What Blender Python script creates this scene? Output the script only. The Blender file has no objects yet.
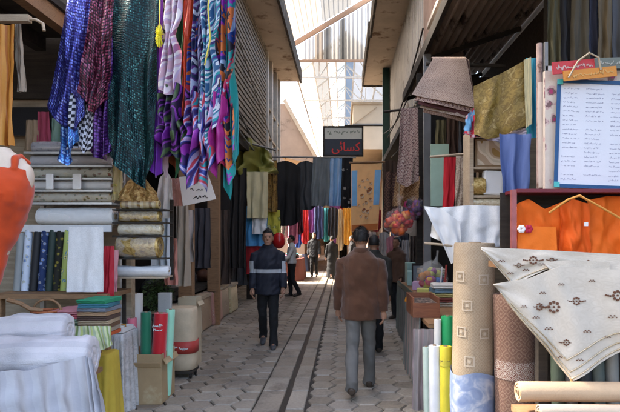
import bpy, math, random
from math import sin, cos, pi, radians, sqrt, atan2
from mathutils import Vector, Matrix, noise

RN = random.Random(11)
sc = bpy.context.scene
COL = sc.collection
# The lane runs along +Y, eye 1.62 m above the paving; X()/Z() convert measurements taken
# on the photograph at a known distance into metres.
F, CX, CY, EYE = 530.0, 343.0, 236.0, 1.62
def X(px, Y): return (px - CX) * Y / F
def Z(py, Y): return EYE - (py - CY) * Y / F

# ------------------------------------------------------------------ materials
def N(nt, typ, ins=None, **at):
    n = nt.nodes.new('ShaderNode' + typ)
    for k, v in at.items(): setattr(n, k, v)
    for k, v in (ins or {}).items():
        if isinstance(v, bpy.types.NodeSocket): nt.links.new(v, n.inputs[k])
        else: n.inputs[k].default_value = v
    return n
def mth(nt, op, a, b=0.0, c=0.0):
    return N(nt, 'Math', {0: a, 1: b, 2: c}, operation=op).outputs[0]
def c4(c): return (c[0], c[1], c[2], 1.0)
def ramp(nt, fac, cols, interp='CONSTANT', pos=None):
    r = N(nt, 'ValToRGB', {0: fac}); cr = r.color_ramp; cr.interpolation = interp
    n = len(cols)
    while len(cr.elements) < n: cr.elements.new(0.5)
    for i, c in enumerate(cols):
        cr.elements[i].position = (pos[i] if pos else (i / n if interp == 'CONSTANT' else i / max(1, n - 1)))
    for i, c in enumerate(cols): cr.elements[i].color = c4(c)
    return r.outputs[0]
def mixc(nt, fac, a, b, mode='MIX'):
    m = N(nt, 'Mix', None, data_type='RGBA', blend_type=mode)
    for k, v in ((0, fac), (6, a), (7, b)):
        if isinstance(v, bpy.types.NodeSocket): nt.links.new(v, m.inputs[k])
        else: m.inputs[k].default_value = c4(v) if isinstance(v, (tuple, list)) else v
    return m.outputs[2]
MATS = {}
def mat(name, cols, kind='plain', scale=6.0, rough=.8, metal=0.0, var=.25, vscale=5.0, bump=.25, bscale=90.0,
        uv=True, sheen=0.0, distort=6.0, spec=.35, sx=1.0, sy=1.0, dirt=None, coat=0.0, trans=0.0):
    """one procedural surface; kinds: plain ustripe vstripe check swirl floral sequin cells brocade rug lace script plank"""
    if name in MATS: return MATS[name]
    m = bpy.data.materials.new(name); m.use_nodes = True
    nt = m.node_tree; b = nt.nodes['Principled BSDF']
    if not isinstance(cols[0], (tuple, list)): cols = [cols]
    tc = N(nt, 'TexCoord')
    obj = tc.outputs['Object']
    co = tc.outputs['UV'] if uv else obj
    vec = N(nt, 'Mapping', {0: co, 3: (sx, sy, 1)}).outputs[0] if (sx != 1 or sy != 1) else co
    sep = N(nt, 'SeparateXYZ', {0: vec})
    u, v = sep.outputs[0], sep.outputs[1]
    hgt = None
    if kind == 'plain':
        col = None; base = cols[0]
    elif kind in ('ustripe', 'vstripe'):
        t = u if kind == 'ustripe' else v
        wob = N(nt, 'TexNoise', {'Vector': vec, 'Scale': 3.0, 'Detail': 2.0}).outputs[0]
        t = mth(nt, 'ADD', mth(nt, 'MULTIPLY', t, scale), mth(nt, 'MULTIPLY', wob, .25))
        col = ramp(nt, mth(nt, 'FRACT', t), cols)
    elif kind == 'check':
        col = N(nt, 'TexChecker', {'Vector': vec, 'Color1': c4(cols[0]), 'Color2': c4(cols[1]), 'Scale': scale}).outputs[0]
    elif kind == 'swirl':
        w = N(nt, 'TexWave', {'Vector': vec, 'Scale': scale, 'Distortion': distort, 'Detail': 1.5, 'Detail Scale': 1.2}, wave_type='BANDS', bands_direction='DIAGONAL').outputs[1]
        n2 = N(nt, 'TexNoise', {'Vector': vec, 'Scale': scale * .9, 'Detail': 1.0}).outputs[0]
        col = ramp(nt, mth(nt, 'FRACT', mth(nt, 'ADD', mth(nt, 'MULTIPLY', w, .55), mth(nt, 'MULTIPLY', n2, 1.3))), cols)
    elif kind == 'floral':
        vo = N(nt, 'TexVoronoi', {'Vector': vec, 'Scale': scale, 'Randomness': .75})
        d = vo.outputs['Distance']
        wb = N(nt, 'TexNoise', {'Vector': vec, 'Scale': scale * 4, 'Detail': 2.0}).outputs[0]
        d = mth(nt, 'ADD', d, mth(nt, 'MULTIPLY', mth(nt, 'SUBTRACT', wb, .5), .45))
        k = [cols[1], cols[2 % len(cols)], cols[3 % len(cols)] if len(cols) > 3 else cols[0], cols[0]]
        col = ramp(nt, d, k, pos=[0, .14, .27, .36])
    elif kind == 'sequin':
        vo = N(nt, 'TexVoronoi', {'Vector': vec, 'Scale': scale, 'Randomness': .3})
        big = N(nt, 'TexNoise', {'Vector': vec, 'Scale': scale * .07, 'Detail': 2.0}).outputs[0]
        rnd = N(nt, 'SeparateXYZ', {0: vo.outputs['Color']}).outputs[0]
        t = mth(nt, 'ADD', mth(nt, 'MULTIPLY', rnd, .6), mth(nt, 'MULTIPLY', mth(nt, 'SUBTRACT', big, .3), 1.1))
        dot = mth(nt, 'LESS_THAN', vo.outputs['Distance'], .40)
        col = mixc(nt, dot, cols[0], ramp(nt, t, cols, 'LINEAR')); hgt = vo.outputs['Distance']
    elif kind == 'cells':
        vo = N(nt, 'TexVoronoi', {'Vector': vec, 'Scale': scale})
        wb = N(nt, 'TexNoise', {'Vector': vec, 'Scale': scale * 2.5, 'Detail': 2.0}).outputs[0]
        rnd = N(nt, 'SeparateXYZ', {0: vo.outputs['Color']}).outputs[0]
        col = ramp(nt, mth(nt, 'FRACT', mth(nt, 'ADD', rnd, mth(nt, 'MULTIPLY', wb, .5))), cols)
    elif kind == 'brocade':
        nz = N(nt, 'TexNoise', {'Vector': vec, 'Scale': scale, 'Detail': 3.0, 'Distortion': 1.6}).outputs[0]
        vo = N(nt, 'TexVoronoi', {'Vector': vec, 'Scale': scale * .8, 'Randomness': .6}).outputs[0]
        t = mth(nt, 'ADD', mth(nt, 'MULTIPLY', mth(nt, 'SUBTRACT', nz, .36), 2.2), mth(nt, 'MULTIPLY', vo, .5))
        col = ramp(nt, t, cols, 'LINEAR'); hgt = nz
    elif kind == 'rug':
        fx = mth(nt, 'PINGPONG', mth(nt, 'MULTIPLY', u, scale), .5)
        fz = mth(nt, 'PINGPONG', mth(nt, 'MULTIPLY', v, scale), .5)
        dm = mth(nt, 'ADD', fx, fz)
        n2 = N(nt, 'TexVoronoi', {'Vector': vec, 'Scale': scale * 5, 'Randomness': .6}).outputs[0]
        t = mth(nt, 'FRACT', mth(nt, 'ADD', mth(nt, 'MULTIPLY', dm, 3.0), mth(nt, 'MULTIPLY', n2, .55)))
        col = ramp(nt, t, cols)
    elif kind == 'lace':
        vo = N(nt, 'TexVoronoi', {'Vector': vec, 'Scale': scale, 'Randomness': .8}, feature='DISTANCE_TO_EDGE').outputs[0]
        n2 = N(nt, 'TexNoise', {'Vector': vec, 'Scale': scale * .5, 'Detail': 3.0}).outputs[0]
        col = ramp(nt, mth(nt, 'ADD', vo, mth(nt, 'MULTIPLY', mth(nt, 'SUBTRACT', n2, .5), .3)), cols, 'LINEAR', pos=[.02 + .3 * i / max(1, len(cols) - 1) for i in range(len(cols))])
        hgt = vo
    elif kind == 'plank':
        g = N(nt, 'TexNoise', {'Vector': N(nt, 'Mapping', {0: vec, 3: (1, 14, 14)}).outputs[0], 'Scale': scale, 'Detail': 5.0, 'Distortion': .8}).outputs[0]
        col = ramp(nt, g, cols, 'LINEAR', pos=[.3 + .4 * i / max(1, len(cols) - 1) for i in range(len(cols))])
    big = N(nt, 'TexNoise', {'Vector': obj, 'Scale': vscale, 'Detail': 5.0, 'Roughness': .6}).outputs[0]
    f = mth(nt, 'ADD', mth(nt, 'MULTIPLY', mth(nt, 'SUBTRACT', big, .5), var * 2), 1.0)
    cv = N(nt, 'Combine' + 'XYZ', {0: f, 1: f, 2: f}).outputs[0]
    src = col if col is not None else cols[0]
    col = mixc(nt, 1.0, src, cv, 'MULTIPLY')
    if dirt:
        dn = N(nt, 'TexNoise', {'Vector': obj, 'Scale': dirt[1], 'Detail': 6.0, 'Roughness': .65}).outputs[0]
        dm = ramp(nt, dn, [(0, 0, 0), (1, 1, 1)], 'LINEAR', pos=[dirt[2], dirt[2] + .1])
        col = mixc(nt, dm, col, dirt[0])
    nt.links.new(col, b.inputs['Base Color'])
    b.inputs['Roughness'].default_value = rough; b.inputs['Metallic'].default_value = metal
    b.inputs['Specular IOR Level'].default_value = spec
    if sheen: b.inputs['Sheen Weight'].default_value = sheen
    if coat: b.inputs['Coat Weight'].default_value = coat; b.inputs['Coat Roughness'].default_value = .15
    if trans: b.inputs['Transmission Weight'].default_value = trans
    if bump:
        h = N(nt, 'TexNoise', {'Vector': co, 'Scale': bscale, 'Detail': 2.0}).outputs[0]
        if hgt is not None: h = mth(nt, 'ADD', mth(nt, 'MULTIPLY', h, .35), hgt)
        bp = N(nt, 'Bump', {'Strength': bump, 'Distance': .006, 'Height': h})
        nt.links.new(bp.outputs[0], b.inputs['Normal'])
    MATS[name] = m
    return m
def pl(col, name=None, **k):
    """plain dyed cloth / paint of one colour"""
    return mat(name or 'plain %.3f %.3f %.3f %s' % (*col, sorted(k.items())), col, 'plain', **k)
def film(name, col=(.9, .92, .95), clear=.72, rough=.12):
    if name in MATS: return MATS[name]
    m = bpy.data.materials.new(name); m.use_nodes = True; nt = m.node_tree
    b = nt.nodes['Principled BSDF']; b.inputs['Base Color'].default_value = c4(col); b.inputs['Roughness'].default_value = rough
    t = N(nt, 'BsdfTransparent', {0: (1, 1, 1, 1)})
    nz = N(nt, 'TexNoise', {'Vector': N(nt, 'TexCoord').outputs['Object'], 'Scale': 14.0, 'Detail': 4.0}).outputs[0]
    nt.links.new(N(nt, 'Bump', {'Strength': .6, 'Distance': .01, 'Height': nz}).outputs[0], b.inputs['Normal'])
    fac = mth(nt, 'ADD', clear - .12, mth(nt, 'MULTIPLY', nz, .24))
    mx = N(nt, 'MixShader', {0: fac, 1: b.outputs[0], 2: t.outputs[0]})
    nt.links.new(mx.outputs[0], nt.nodes['Material Output'].inputs[0])
    MATS[name] = m
    return m
def skylight(name, col, clear):
    """ribbed translucent roofing: partly clear, partly scattering"""
    m = bpy.data.materials.new(name); m.use_nodes = True; nt = m.node_tree
    nt.nodes.remove(nt.nodes['Principled BSDF'])
    nz = N(nt, 'TexNoise', {'Vector': N(nt, 'TexCoord').outputs['Object'], 'Scale': 1.3, 'Detail': 5.0}).outputs[0]
    d = N(nt, 'BsdfTranslucent', {0: c4(col)}); df = N(nt, 'BsdfDiffuse', {0: c4(col)})
    a = N(nt, 'MixShader', {0: .35, 1: d.outputs[0], 2: df.outputs[0]})
    t = N(nt, 'BsdfTransparent', {0: c4([min(1, .25 + c) for c in col])})
    fac = mth(nt, 'ADD', clear - .15, mth(nt, 'MULTIPLY', nz, .3))
    mx = N(nt, 'MixShader', {0: fac, 1: a.outputs[0], 2: t.outputs[0]})
    nt.links.new(mx.outputs[0], nt.nodes['Material Output'].inputs[0])
    MATS[name] = m
    return m

# ------------------------------------------------------------------ meshes
ORG = {}
def tag(o, label=None, cat=None, group=None, kind=None):
    for k, v in (('label', label), ('category', cat), ('group', group), ('kind', kind)):
        if v: o[k] = v
    return o
def thing(name, label, cat, loc=(0, 0, 0), group=None, rz=0.0):
    o = bpy.data.objects.new(name, None); COL.objects.link(o)
    o.location = loc; o.rotation_euler = (0, 0, rz); o.empty_display_size = .1
    ORG[o.name] = Vector(loc)
    return tag(o, label, cat, group)

class MB:
    def __init__(s): s.v = []; s.f = []; s.uv = []; s.mi = []; s.sm = []
    def add(s, vs, fs, uvs=None, m=0, smooth=False):
        n = len(s.v); s.v += [tuple(p) for p in vs]
        for i, f in enumerate(fs):
            s.f.append([n + j for j in f]); s.mi.append(m); s.sm.append(smooth)
            if uvs: s.uv.append([uvs[j] for j in f])
            else:
                p = [Vector(vs[j]) for j in f]; nn = (p[1] - p[0]).cross(p[2] - p[0])
                ax = max(range(3), key=lambda k: abs(nn[k])); a, b = [(1, 2), (0, 2), (0, 1)][ax]
                s.uv.append([(q[a], q[b]) for q in p])
        return s
    def box(s, x0, x1, y0, y1, z0, z1, m=0, rz=0.0, rx=0.0, ry=0.0):
        c = Vector(((x0 + x1) / 2, (y0 + y1) / 2, (z0 + z1) / 2))
        M = Matrix.Rotation(rz, 3, 'Z') @ Matrix.Rotation(rx, 3, 'X') @ Matrix.Rotation(ry, 3, 'Y')
        vs = [M @ (Vector((x, y, z)) - c) + c for z in (z0, z1) for y in (y0, y1) for x in (x0, x1)]
        return s.add(vs, [(0, 2, 3, 1), (4, 5, 7, 6), (0, 1, 5, 4), (2, 6, 7, 3), (0, 4, 6, 2), (1, 3, 7, 5)], None, m)
    def beam(s, p, q, w, h=None, m=0):
        """square bar from p to q"""
        h = h or w; p = Vector(p); q = Vector(q); d = (q - p).normalized()
        up = Vector((0, 0, 1)) if abs(d.z) < .95 else Vector((0, 1, 0))
        a = d.cross(up).normalized() * w / 2; b = a.normalized().cross(d) * h / 2
        vs = [e + a * i + b * j for e in (p, q) for i, j in ((-1, -1), (1, -1), (1, 1), (-1, 1))]
        return s.add(vs, [(0, 1, 2, 3), (7, 6, 5, 4), (0, 4, 5, 1), (1, 5, 6, 2), (2, 6, 7, 3), (3, 7, 4, 0)], None, m)
    def grid(s, fn, nu, nv, w=1.0, h=1.0, m=0, smooth=True, flip=False):
        vs = [fn(i / nu, j / nv) for j in range(nv + 1) for i in range(nu + 1)]
        uv = [(w * i / nu, h * j / nv) for j in range(nv + 1) for i in range(nu + 1)]
        fs = []
        for j in range(nv):
            for i in range(nu):
                a = j * (nu + 1) + i; q = (a, a + 1, a + nu + 2, a + nu + 1)
                fs.append(q[::-1] if flip else q)
        return s.add(vs, fs, uv, m, smooth)
    def sheet(s, fn, nu, nv, w, h, th=.005, off=(0, 1, 0), m=0):
        """a cloth with two faces and a rim"""
        o = Vector(off) * th
        s.grid(fn, nu, nv, w, h, m)
        s.grid(lambda u, v: Vector(fn(u, v)) + o, nu, nv, w, h, m, flip=True)
        for g in (lambda t: (t, 0), lambda t: (1, t), lambda t: (1 - t, 1), lambda t: (0, 1 - t)):
            s.grid(lambda t, k, g=g: Vector(fn(*g(t))) + o * k, max(nu, nv), 1, w, .01, m)
        return s
    def tube(s, path, rad, seg=12, m=0, cap=True, ell=None, uvs=None):
        path = [Vector(p) for p in path]; n = len(path)
        if not isinstance(rad, (list, tuple)): rad = [rad] * n
        rings = []; L = [0.0]; prev = None
        for i, p in enumerate(path):
            d = (path[min(i + 1, n - 1)] - path[max(i - 1, 0)]).normalized()
            if prev is None:
                up = Vector((0, 0, 1)) if abs(d.z) < .9 else Vector((0, 1, 0)); a = d.cross(up).normalized()
            else: a = (prev - d * prev.dot(d)).normalized()
            prev = a; b = d.cross(a)
            if i: L.append(L[-1] + (path[i] - path[i - 1]).length)
            rings.append([p + (a * cos(2 * pi * k / seg) + b * sin(2 * pi * k / seg) * (ell or 1)) * rad[i] for k in range(seg + 1)])
        vs = [q for r in rings for q in r]
        uv = [(L[i], 2 * pi * rad[i] * k / seg) for i in range(n) for k in range(seg + 1)]
        fs = [(i * (seg + 1) + k, i * (seg + 1) + k + 1, (i + 1) * (seg + 1) + k + 1, (i + 1) * (seg + 1) + k) for i in range(n - 1) for k in range(seg)]
        s.add(vs, fs, uv, m, True)
        if cap:
            for r, rev in ((rings[0], True), (rings[-1], False)):
                f = list(range(seg)); s.add(r[:seg], [f[::-1] if rev else f], None, m)
        return s
    def loft(s, rings, m=0, cap=True, smooth=True):
        k = len(rings[0]); vs = [p for r in rings for p in r]
        fs = [(i * k + j, i * k + (j + 1) % k, (i + 1) * k + (j + 1) % k, (i + 1) * k + j) for i in range(len(rings) - 1) for j in range(k)]
        s.add(vs, fs, None, m, smooth)
        if cap: s.add(rings[0], [list(range(k))[::-1]], None, m); s.add(rings[-1], [list(range(k))], None, m)
        return s
    def ball(s, c, r, nu=14, nv=9, m=0, fn=None):
        c = Vector(c); r = r if isinstance(r, (tuple, list)) else (r, r, r)
        def g(u, v):
            a, t = 2 * pi * u, pi * v
            d = Vector((sin(t) * cos(a), sin(t) * sin(a), -cos(t))); k = fn(d) if fn else 1.0
            return c + Vector((d.x * r[0], d.y * r[1], d.z * r[2])) * k
        return s.grid(g, nu, nv, 2 * pi * r[0], pi * r[2], m)
    def prism(s, pts, y0, y1, m=0):
        """outline in x, z pulled from y0 to y1"""
        k = len(pts)
        vs = [(p[0], y0, p[1]) for p in pts] + [(p[0], y1, p[1]) for p in pts]
        return s.add(vs, [list(range(k)), list(range(2 * k - 1, k - 1, -1))] + [(i, i + k, (i + 1) % k + k, (i + 1) % k) for i in range(k)], None, m)
    def build(s, name, mats, parent=None, bev=0.0, local=False, remesh=0.0, smooth_it=0, noise_amp=0.0):
        me = bpy.data.meshes.new(name)
        if not isinstance(mats, (list, tuple)): mats = [mats]
        vs = [Vector(p) for p in s.v]
        if local: org = Vector((0, 0, 0)); porg = org
        else:
            lo = [min(p[k] for p in vs) for k in range(3)]; hi = [max(p[k] for p in vs) for k in range(3)]
            org = Vector(((lo[0] + hi[0]) / 2, (lo[1] + hi[1]) / 2, lo[2]))
            porg = ORG[parent.name] if parent else Vector((0, 0, 0))
        me.from_pydata([p - org for p in vs], [], s.f)
        lay = me.uv_layers.new(name='UVMap')
        flat = [c for f in s.uv for q in f for c in q]
        lay.data.foreach_set('uv', flat)
        for m in mats: me.materials.append(m)
        me.polygons.foreach_set('material_index', s.mi); me.polygons.foreach_set('use_smooth', s.sm)
        me.update()
        o = bpy.data.objects.new(name, me); COL.objects.link(o)
        if remesh:
            r = o.modifiers.new('Remesh', 'REMESH'); r.mode = 'VOXEL'; r.voxel_size = remesh; r.use_smooth_shade = True
            if smooth_it:
                sm = o.modifiers.new('Smooth', 'SMOOTH'); sm.iterations = smooth_it; sm.factor = .5
            COL.objects.unlink(o); tmp = bpy.data.scenes.new('tmp'); tmp.collection.objects.link(o)
            vl = tmp.view_layers[0]; vl.update(); dg = vl.depsgraph
            m2 = bpy.data.meshes.new_from_object(o.evaluated_get(dg)); o.modifiers.clear(); o.data = m2
            bpy.data.scenes.remove(tmp); COL.objects.link(o)
            bpy.data.meshes.remove(me)
            if not m2.materials: m2.materials.append(mats[0])
            if noise_amp:
                nrm = [q.normal.copy() for q in m2.vertices]
                for q, qn in zip(m2.vertices, nrm):
                    n = noise.noise(q.co * 7) * noise_amp + noise.noise(Vector((q.co.x * 16 + q.co.z * 9, q.co.y * 16, q.co.z * 12))) * noise_amp * .7
                    q.co += qn * n
            m2.polygons.foreach_set('use_smooth', [True] * len(m2.polygons)); m2.update()
        o.location = org - porg; ORG[o.name] = org
        if parent: o.parent = parent
        if bev:
            b = o.modifiers.new('Bevel', 'BEVEL'); b.width = bev; b.segments = 2; b.limit_method = 'ANGLE'
        return o

def lerp_pts(pts, u):
    """piecewise linear point on a list of (px, py) spread evenly over u"""
    t = u * (len(pts) - 1); i = min(int(t), len(pts) - 2); k = t - i
    return tuple(pts[i][j] * (1 - k) + pts[i + 1][j] * k for j in range(2))
SEED = [0]
def cloth_fn(top, bot, Y, folds=2.5, amp=.03, top_amp=.35, rough=.25, skew=0.0, seed=None, sag=0.0, gather=None):
    """a hanging cloth between a top and a bottom outline, with vertical folds"""
    SEED[0] += 1; sd = SEED[0] * 7.31 if seed is None else seed
    def fn(u, v):
        a = lerp_pts(top, u); b = lerp_pts(bot, u)
        px, py = a[0] * (1 - v) + b[0] * v, a[1] * (1 - v) + b[1] * v
        k = amp * (top_amp + (1 - top_amp) * v)
        if gather:
            g0, gs = gather; ca = lerp_pts(top, .5); cb = lerp_pts(bot, .5); cxx = ca[0] * (1 - v) + cb[0] * v + 3 * noise.noise(Vector((v * 3, sd, 2)))
            px = cxx + (px - cxx) * (1 - gs * math.exp(-((v - g0) / .11) ** 2)) ; k *= 1 + gs * math.exp(-((v - g0) / .16) ** 2)
        wob = noise.noise(Vector((u * 3, v * 2.2, sd))) * (1.0 + 1.2 * v) + .5 * noise.noise(Vector((u * 7, v * 5, sd + 4)))
        y = k * sin(2 * pi * folds * u + sd + 1.2 * wob + .7 * v) + k * rough * 3 * noise.noise(Vector((u * 5, v * 4, sd + 9)))
        x = .25 * k * cos(2 * pi * folds * u + sd) * v + .35 * amp * noise.noise(Vector((u * 2, v * 3.5, sd + 5))) * min(1, 3 * v)
        return Vector((X(px, Y) + x, Y + y + skew * (u - .5), Z(py, Y) - sag * sin(pi * u) * (1 - v)))
    return fn
def hang(name, label, cat, top, bot, Y, m, group=None, parent=None, nu=44, nv=32, th=.005, **k):
    if not isinstance(top[0], (tuple, list)): top = [(top[0], top[2]), (top[1], top[2])]
    if not isinstance(bot[0], (tuple, list)): bot = [(bot[0], bot[2]), (bot[1], bot[2])]
    fn = cloth_fn(top, bot, Y, **k)
    w = .5 * abs(X(top[-1][0], Y) - X(top[0][0], Y)) + .5 * abs(X(bot[-1][0], Y) - X(bot[0][0], Y)); h = abs(Z(bot[len(bot) // 2][1], Y) - Z(top[len(top) // 2][1], Y))
    o = MB().sheet(fn, nu, nv, w, h, th).build(name, m, parent)
    return tag(o, label, cat, group)
def hang_side(name, label, cat, x, y0, y1, z0, z1, m, folds=3, amp=.03, group=None, parent=None, th=.005):
    """a cloth hanging along the lane, its face to the lane"""
    SEED[0] += 1; sd = SEED[0] * 3.7
    def fn(u, v):
        k = amp * (.4 + .6 * v)
        return Vector((x + k * sin(2 * pi * folds * u + sd + noise.noise(Vector((u * 3, v * 3, sd)))), y0 + (y1 - y0) * u, z1 + (z0 - z1) * v + .02 * sin(9 * u + sd) * v))
    o = MB().sheet(fn, 40, 20, abs(y1 - y0), z1 - z0, th, off=(1, 0, 0)).build(name, m, parent)
    return tag(o, label, cat, group)

CARD = pl((.33, .24, .15), 'cardboard tube', rough=.9, var=.15)
def roll(name, label, cat, p, q, r, m, group=None, core=True, lump=.04, parent=None, seg=28, end=None, soft=False):
    """cloth wound on a tube from p to q: body with wound ends and a tube core"""
    p = Vector(p); q = Vector(q); SEED[0] += 1; sd = SEED[0]
    d = (q - p).normalized(); n = 9
    mb = MB()
    up = Vector((0, 0, 1)) if abs(d.z) < .9 else Vector((0, 1, 0)); a = d.cross(up).normalized(); b = d.cross(a)
    L = (q - p).length
    def ring(t, k, jit=True):
        c = p + d * (L * t)
        out = []
        for i in range(seg + 1):
            an = 2 * pi * i / seg
            rr = r * k * (1 + ((lump * noise.noise(Vector((cos(an) * 1.5, sin(an) * 1.5, t * 4 + sd))) + (.07 * noise.noise(Vector((cos(an) * 3, sin(an) * 3, t * 9 + sd))) + .03 * sin(an * 7 + 5 * t + 3 * noise.noise(Vector((t * 6, an, sd)))) if soft else 0)) if jit else 0) + .02 * (i % seg) / seg)
            out.append(c + (a * cos(an) + b * sin(an)) * rr)
        return out
    ts = [0, .012] + [i / n for i in range(1, n)] + [.988, 1]
    ks = [.965, 1] + [1] * (n - 1) + [1, .965]
    if soft: n = 24; ts = [0, .005, .015, .03, .06] + [.1 + .8 * i / n for i in range(n + 1)] + [.94, .97, .985, .995, 1]; ks = [.55, .75, .88, .95, 1] + [1] * (n + 1) + [1, .95, .88, .75, .55]
    rg = [ring(t, k) for t, k in zip(ts, ks)]
    vs = [v for g in rg for v in g]; w = seg + 1
    uv = [(L * ts[i], 2 * pi * r * j / seg) for i in range(len(ts)) for j in range(w)]
    fs = [(i * w + j, i * w + j + 1, (i + 1) * w + j + 1, (i + 1) * w + j) for i in range(len(ts) - 1) for j in range(seg)]
    mb.add(vs, fs, uv, 0, True)
    for t, sg in ((0, -1), (1, 1)):                      # wound end: layered rings
        kk = [.55, .5, .45, .4, .3, .2, .1, .02] if soft else [.965, .82, .80, .66, .64, .5, .48, .3]
        dz = [0, .0, .006, .006, 0, 0, .005, .004]
        rr = []
        for k, z in zip(kk, dz): rr.append([v - d * sg * z for v in ring(t, k)])
        vs = [v for g in rr for v in g]; uv = [(kk[i] * r, j * .01) for i in range(len(kk)) for j in range(w)]
        fs = [((i * w + j, (i + 1) * w + j, (i + 1) * w + j + 1, i * w + j + 1) if sg < 0 else (i * w + j, i * w + j + 1, (i + 1) * w + j + 1, (i + 1) * w + j)) for i in range(len(kk) - 1) for j in range(seg)]
        mb.add(vs, fs, uv, 1 if end else 0, False)
    o = tag(mb.build(name, [m, end] if end else m, parent), label, cat, group)
    if core and not soft:
        cb = MB(); ro, ri = r * .31, r * .24
        prof = [(0, ri), (0, ro), (1, ro), (1, ri), (0, ri)]
        e = .008
        rings = []
        for t, k in prof:
            c = p - d * e + d * ((L + 2 * e) * t)
            rings.append([c + (a * cos(2 * pi * i / 14) + b * sin(2 * pi * i / 14)) * k for i in range(14)])
        cb.loft(rings, cap=False, smooth=False)
        cb.build('cardboard_core', CARD, o)
    return o
def folded(name, label, cat, cx, cy, z, w, d, h, m, group=None, layers=3, rz=0.0, parent=None):
    """a folded textile: layered U-folds along the front edge"""
    SEED[0] += 1; rr = random.Random(SEED[0])
    lh = h / layers; prof = [(d / 2, 0)]
    for k in range(layers):
        z0 = k * lh; fr = -d / 2 + rr.uniform(0, .02)
        for i in range(7):
            t = -pi / 2 + pi * i / 6
            prof.append((fr + lh / 2 - cos(t) * lh / 2, z0 + lh / 2 + sin(t) * lh / 2 * .94))
    prof.append((d / 2, h))
    n = 14; rings = []
    for i in range(n + 1):
        u = i / n; x = (u - .5) * w; e = .006 * noise.noise(Vector((u * 4, SEED[0], 0)))
        edge = 1 - .10 * max(0, abs(2 * u - 1) - .85) / .15
        rings.append([(x, y * (1 if i not in (0, n) else .985), zz * edge + e * (zz / h)) for y, zz in prof])
    k = len(prof)
    M = Matrix.Rotation(rz, 3, 'Z'); c = Vector((cx, cy, z))
    vs = [c + M @ Vector(p) for r in rings for p in r]; uv = [(u * w / n, j * .012) for u in range(n + 1) for j in range(k)]
    fs = [(i * k + j, i * k + (j + 1) % k, (i + 1) * k + (j + 1) % k, (i + 1) * k + j) for i in range(n) for j in range(k)]
    mb = MB().add(vs, fs, uv, 0, False)
    mb.add([c + M @ Vector(p) for p in rings[0]], [list(range(k))[::-1]], None, 0); mb.add([c + M @ Vector(p) for p in rings[-1]], [list(range(k))], None, 0)
    return tag(mb.build(name, m, parent, bev=.004), label, cat, group)
def drape(name, label, cat, x0, x1, y0, y1, z, drop, m, group=None, parent=None, folds=11, amp=.03, th=.004, droop=0.0):
    """a cloth over a table: flat top, rounded edge, rippled sides"""
    SEED[0] += 1; sd = SEED[0] * 1.7
    cx, cy, hx, hy = (x0 + x1) / 2, (y0 + y1) / 2, (x1 - x0) / 2, (y1 - y0) / 2
    def per(u):
        a = 2 * pi * u; k = 5.0
        c, s = cos(a), sin(a); n = (abs(c) ** k + abs(s) ** k) ** (-1 / k)
        return c * n, s * n
    def fn(u, v):
        px, py = per(u)
        if v < .4:
            t = v / .4; return Vector((cx + px * hx * t, cy + py * hy * t, z + .003 * noise.noise(Vector((px * t * 3, py * t * 3, sd)))))
        t = (v - .4) / .6
        rip = amp * t * (sin(2 * pi * folds * u + sd) + .6 * sin(2 * pi * folds * 1.7 * u + 2 * sd))
        out = .012 + .03 * t + rip
        return Vector((cx + px * (hx + out), cy + py * (hy + out), z - drop * t * (1 + droop * sin(4 * 2 * pi * u + sd)) - .006 * min(1, t * 8)))
    mb = MB().grid(fn, 120, 22, 2 * (hx + hy) * 2, hx + drop, 0)
    return tag(mb.build(name, m, parent), label, cat, group)
def squiggles(mb, x0, x1, z, h, y, rr, th=.004, gap=.25, depth=.003):
    """a line of illegible handwriting as thin raised strokes on a face at y"""
    x = x0
    while x < x1:
        L = min(rr.uniform(.4, 1.5) * h * 2.2, x1 - x)
        if L < h * .5: break
        n = max(4, int(L / (h * .26))); pts = []
        for i in range(n + 1):
            pts.append((x + L * i / n + rr.uniform(-.12, .12) * h, z + h * ((.15 if i % 2 else .5) + rr.uniform(-.2, .3) + (.5 if rr.random() < .14 else 0) - (.4 if rr.random() < .08 else 0))))
        for a, b in zip(pts, pts[1:]):
            dx, dz = b[0] - a[0], b[1] - a[1]; l = sqrt(dx * dx + dz * dz) or 1; nx, nz = -dz / l * th / 2, dx / l * th / 2
            mb.prism([(a[0] + nx, a[1] + nz), (a[0] - nx, a[1] - nz), (b[0] - nx, b[1] - nz), (b[0] + nx, b[1] + nz)][::-1], y - depth, y)
        x += L + h * rr.uniform(gap, gap * 3)
    return mb
def carton(name, label, cat, x0, x1, y0, y1, z0, z1, m, group=None, parent=None, open_top=True):
    t = .006; mb = MB()
    mb.box(x0, x1, y0, y0 + t, z0, z1); mb.box(x0, x1, y1 - t, y1, z0, z1)
    mb.box(x0, x0 + t, y0 + t, y1 - t, z0, z1); mb.box(x1 - t, x1, y0 + t, y1 - t, z0, z1)
    mb.box(x0 + t, x1 - t, y0 + t, y1 - t, z0, z0 + t)
    o = tag(mb.build(name, m, parent), label, cat, group)
    fl = .11
    MB().box(x0 + .004, x1 - .004, y0 - fl * .45, y0 + .001, z1 - fl * .9, z1 - fl * .9 + .006, rx=-1.1).build('flap', m, o)
    MB().box(x1 - .001, x1 + fl * .5, y0 + .01, y1 - .01, z1 - fl * .7, z1 - fl * .7 + .006, ry=1.1).build('flap', m, o)
    return o

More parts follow.
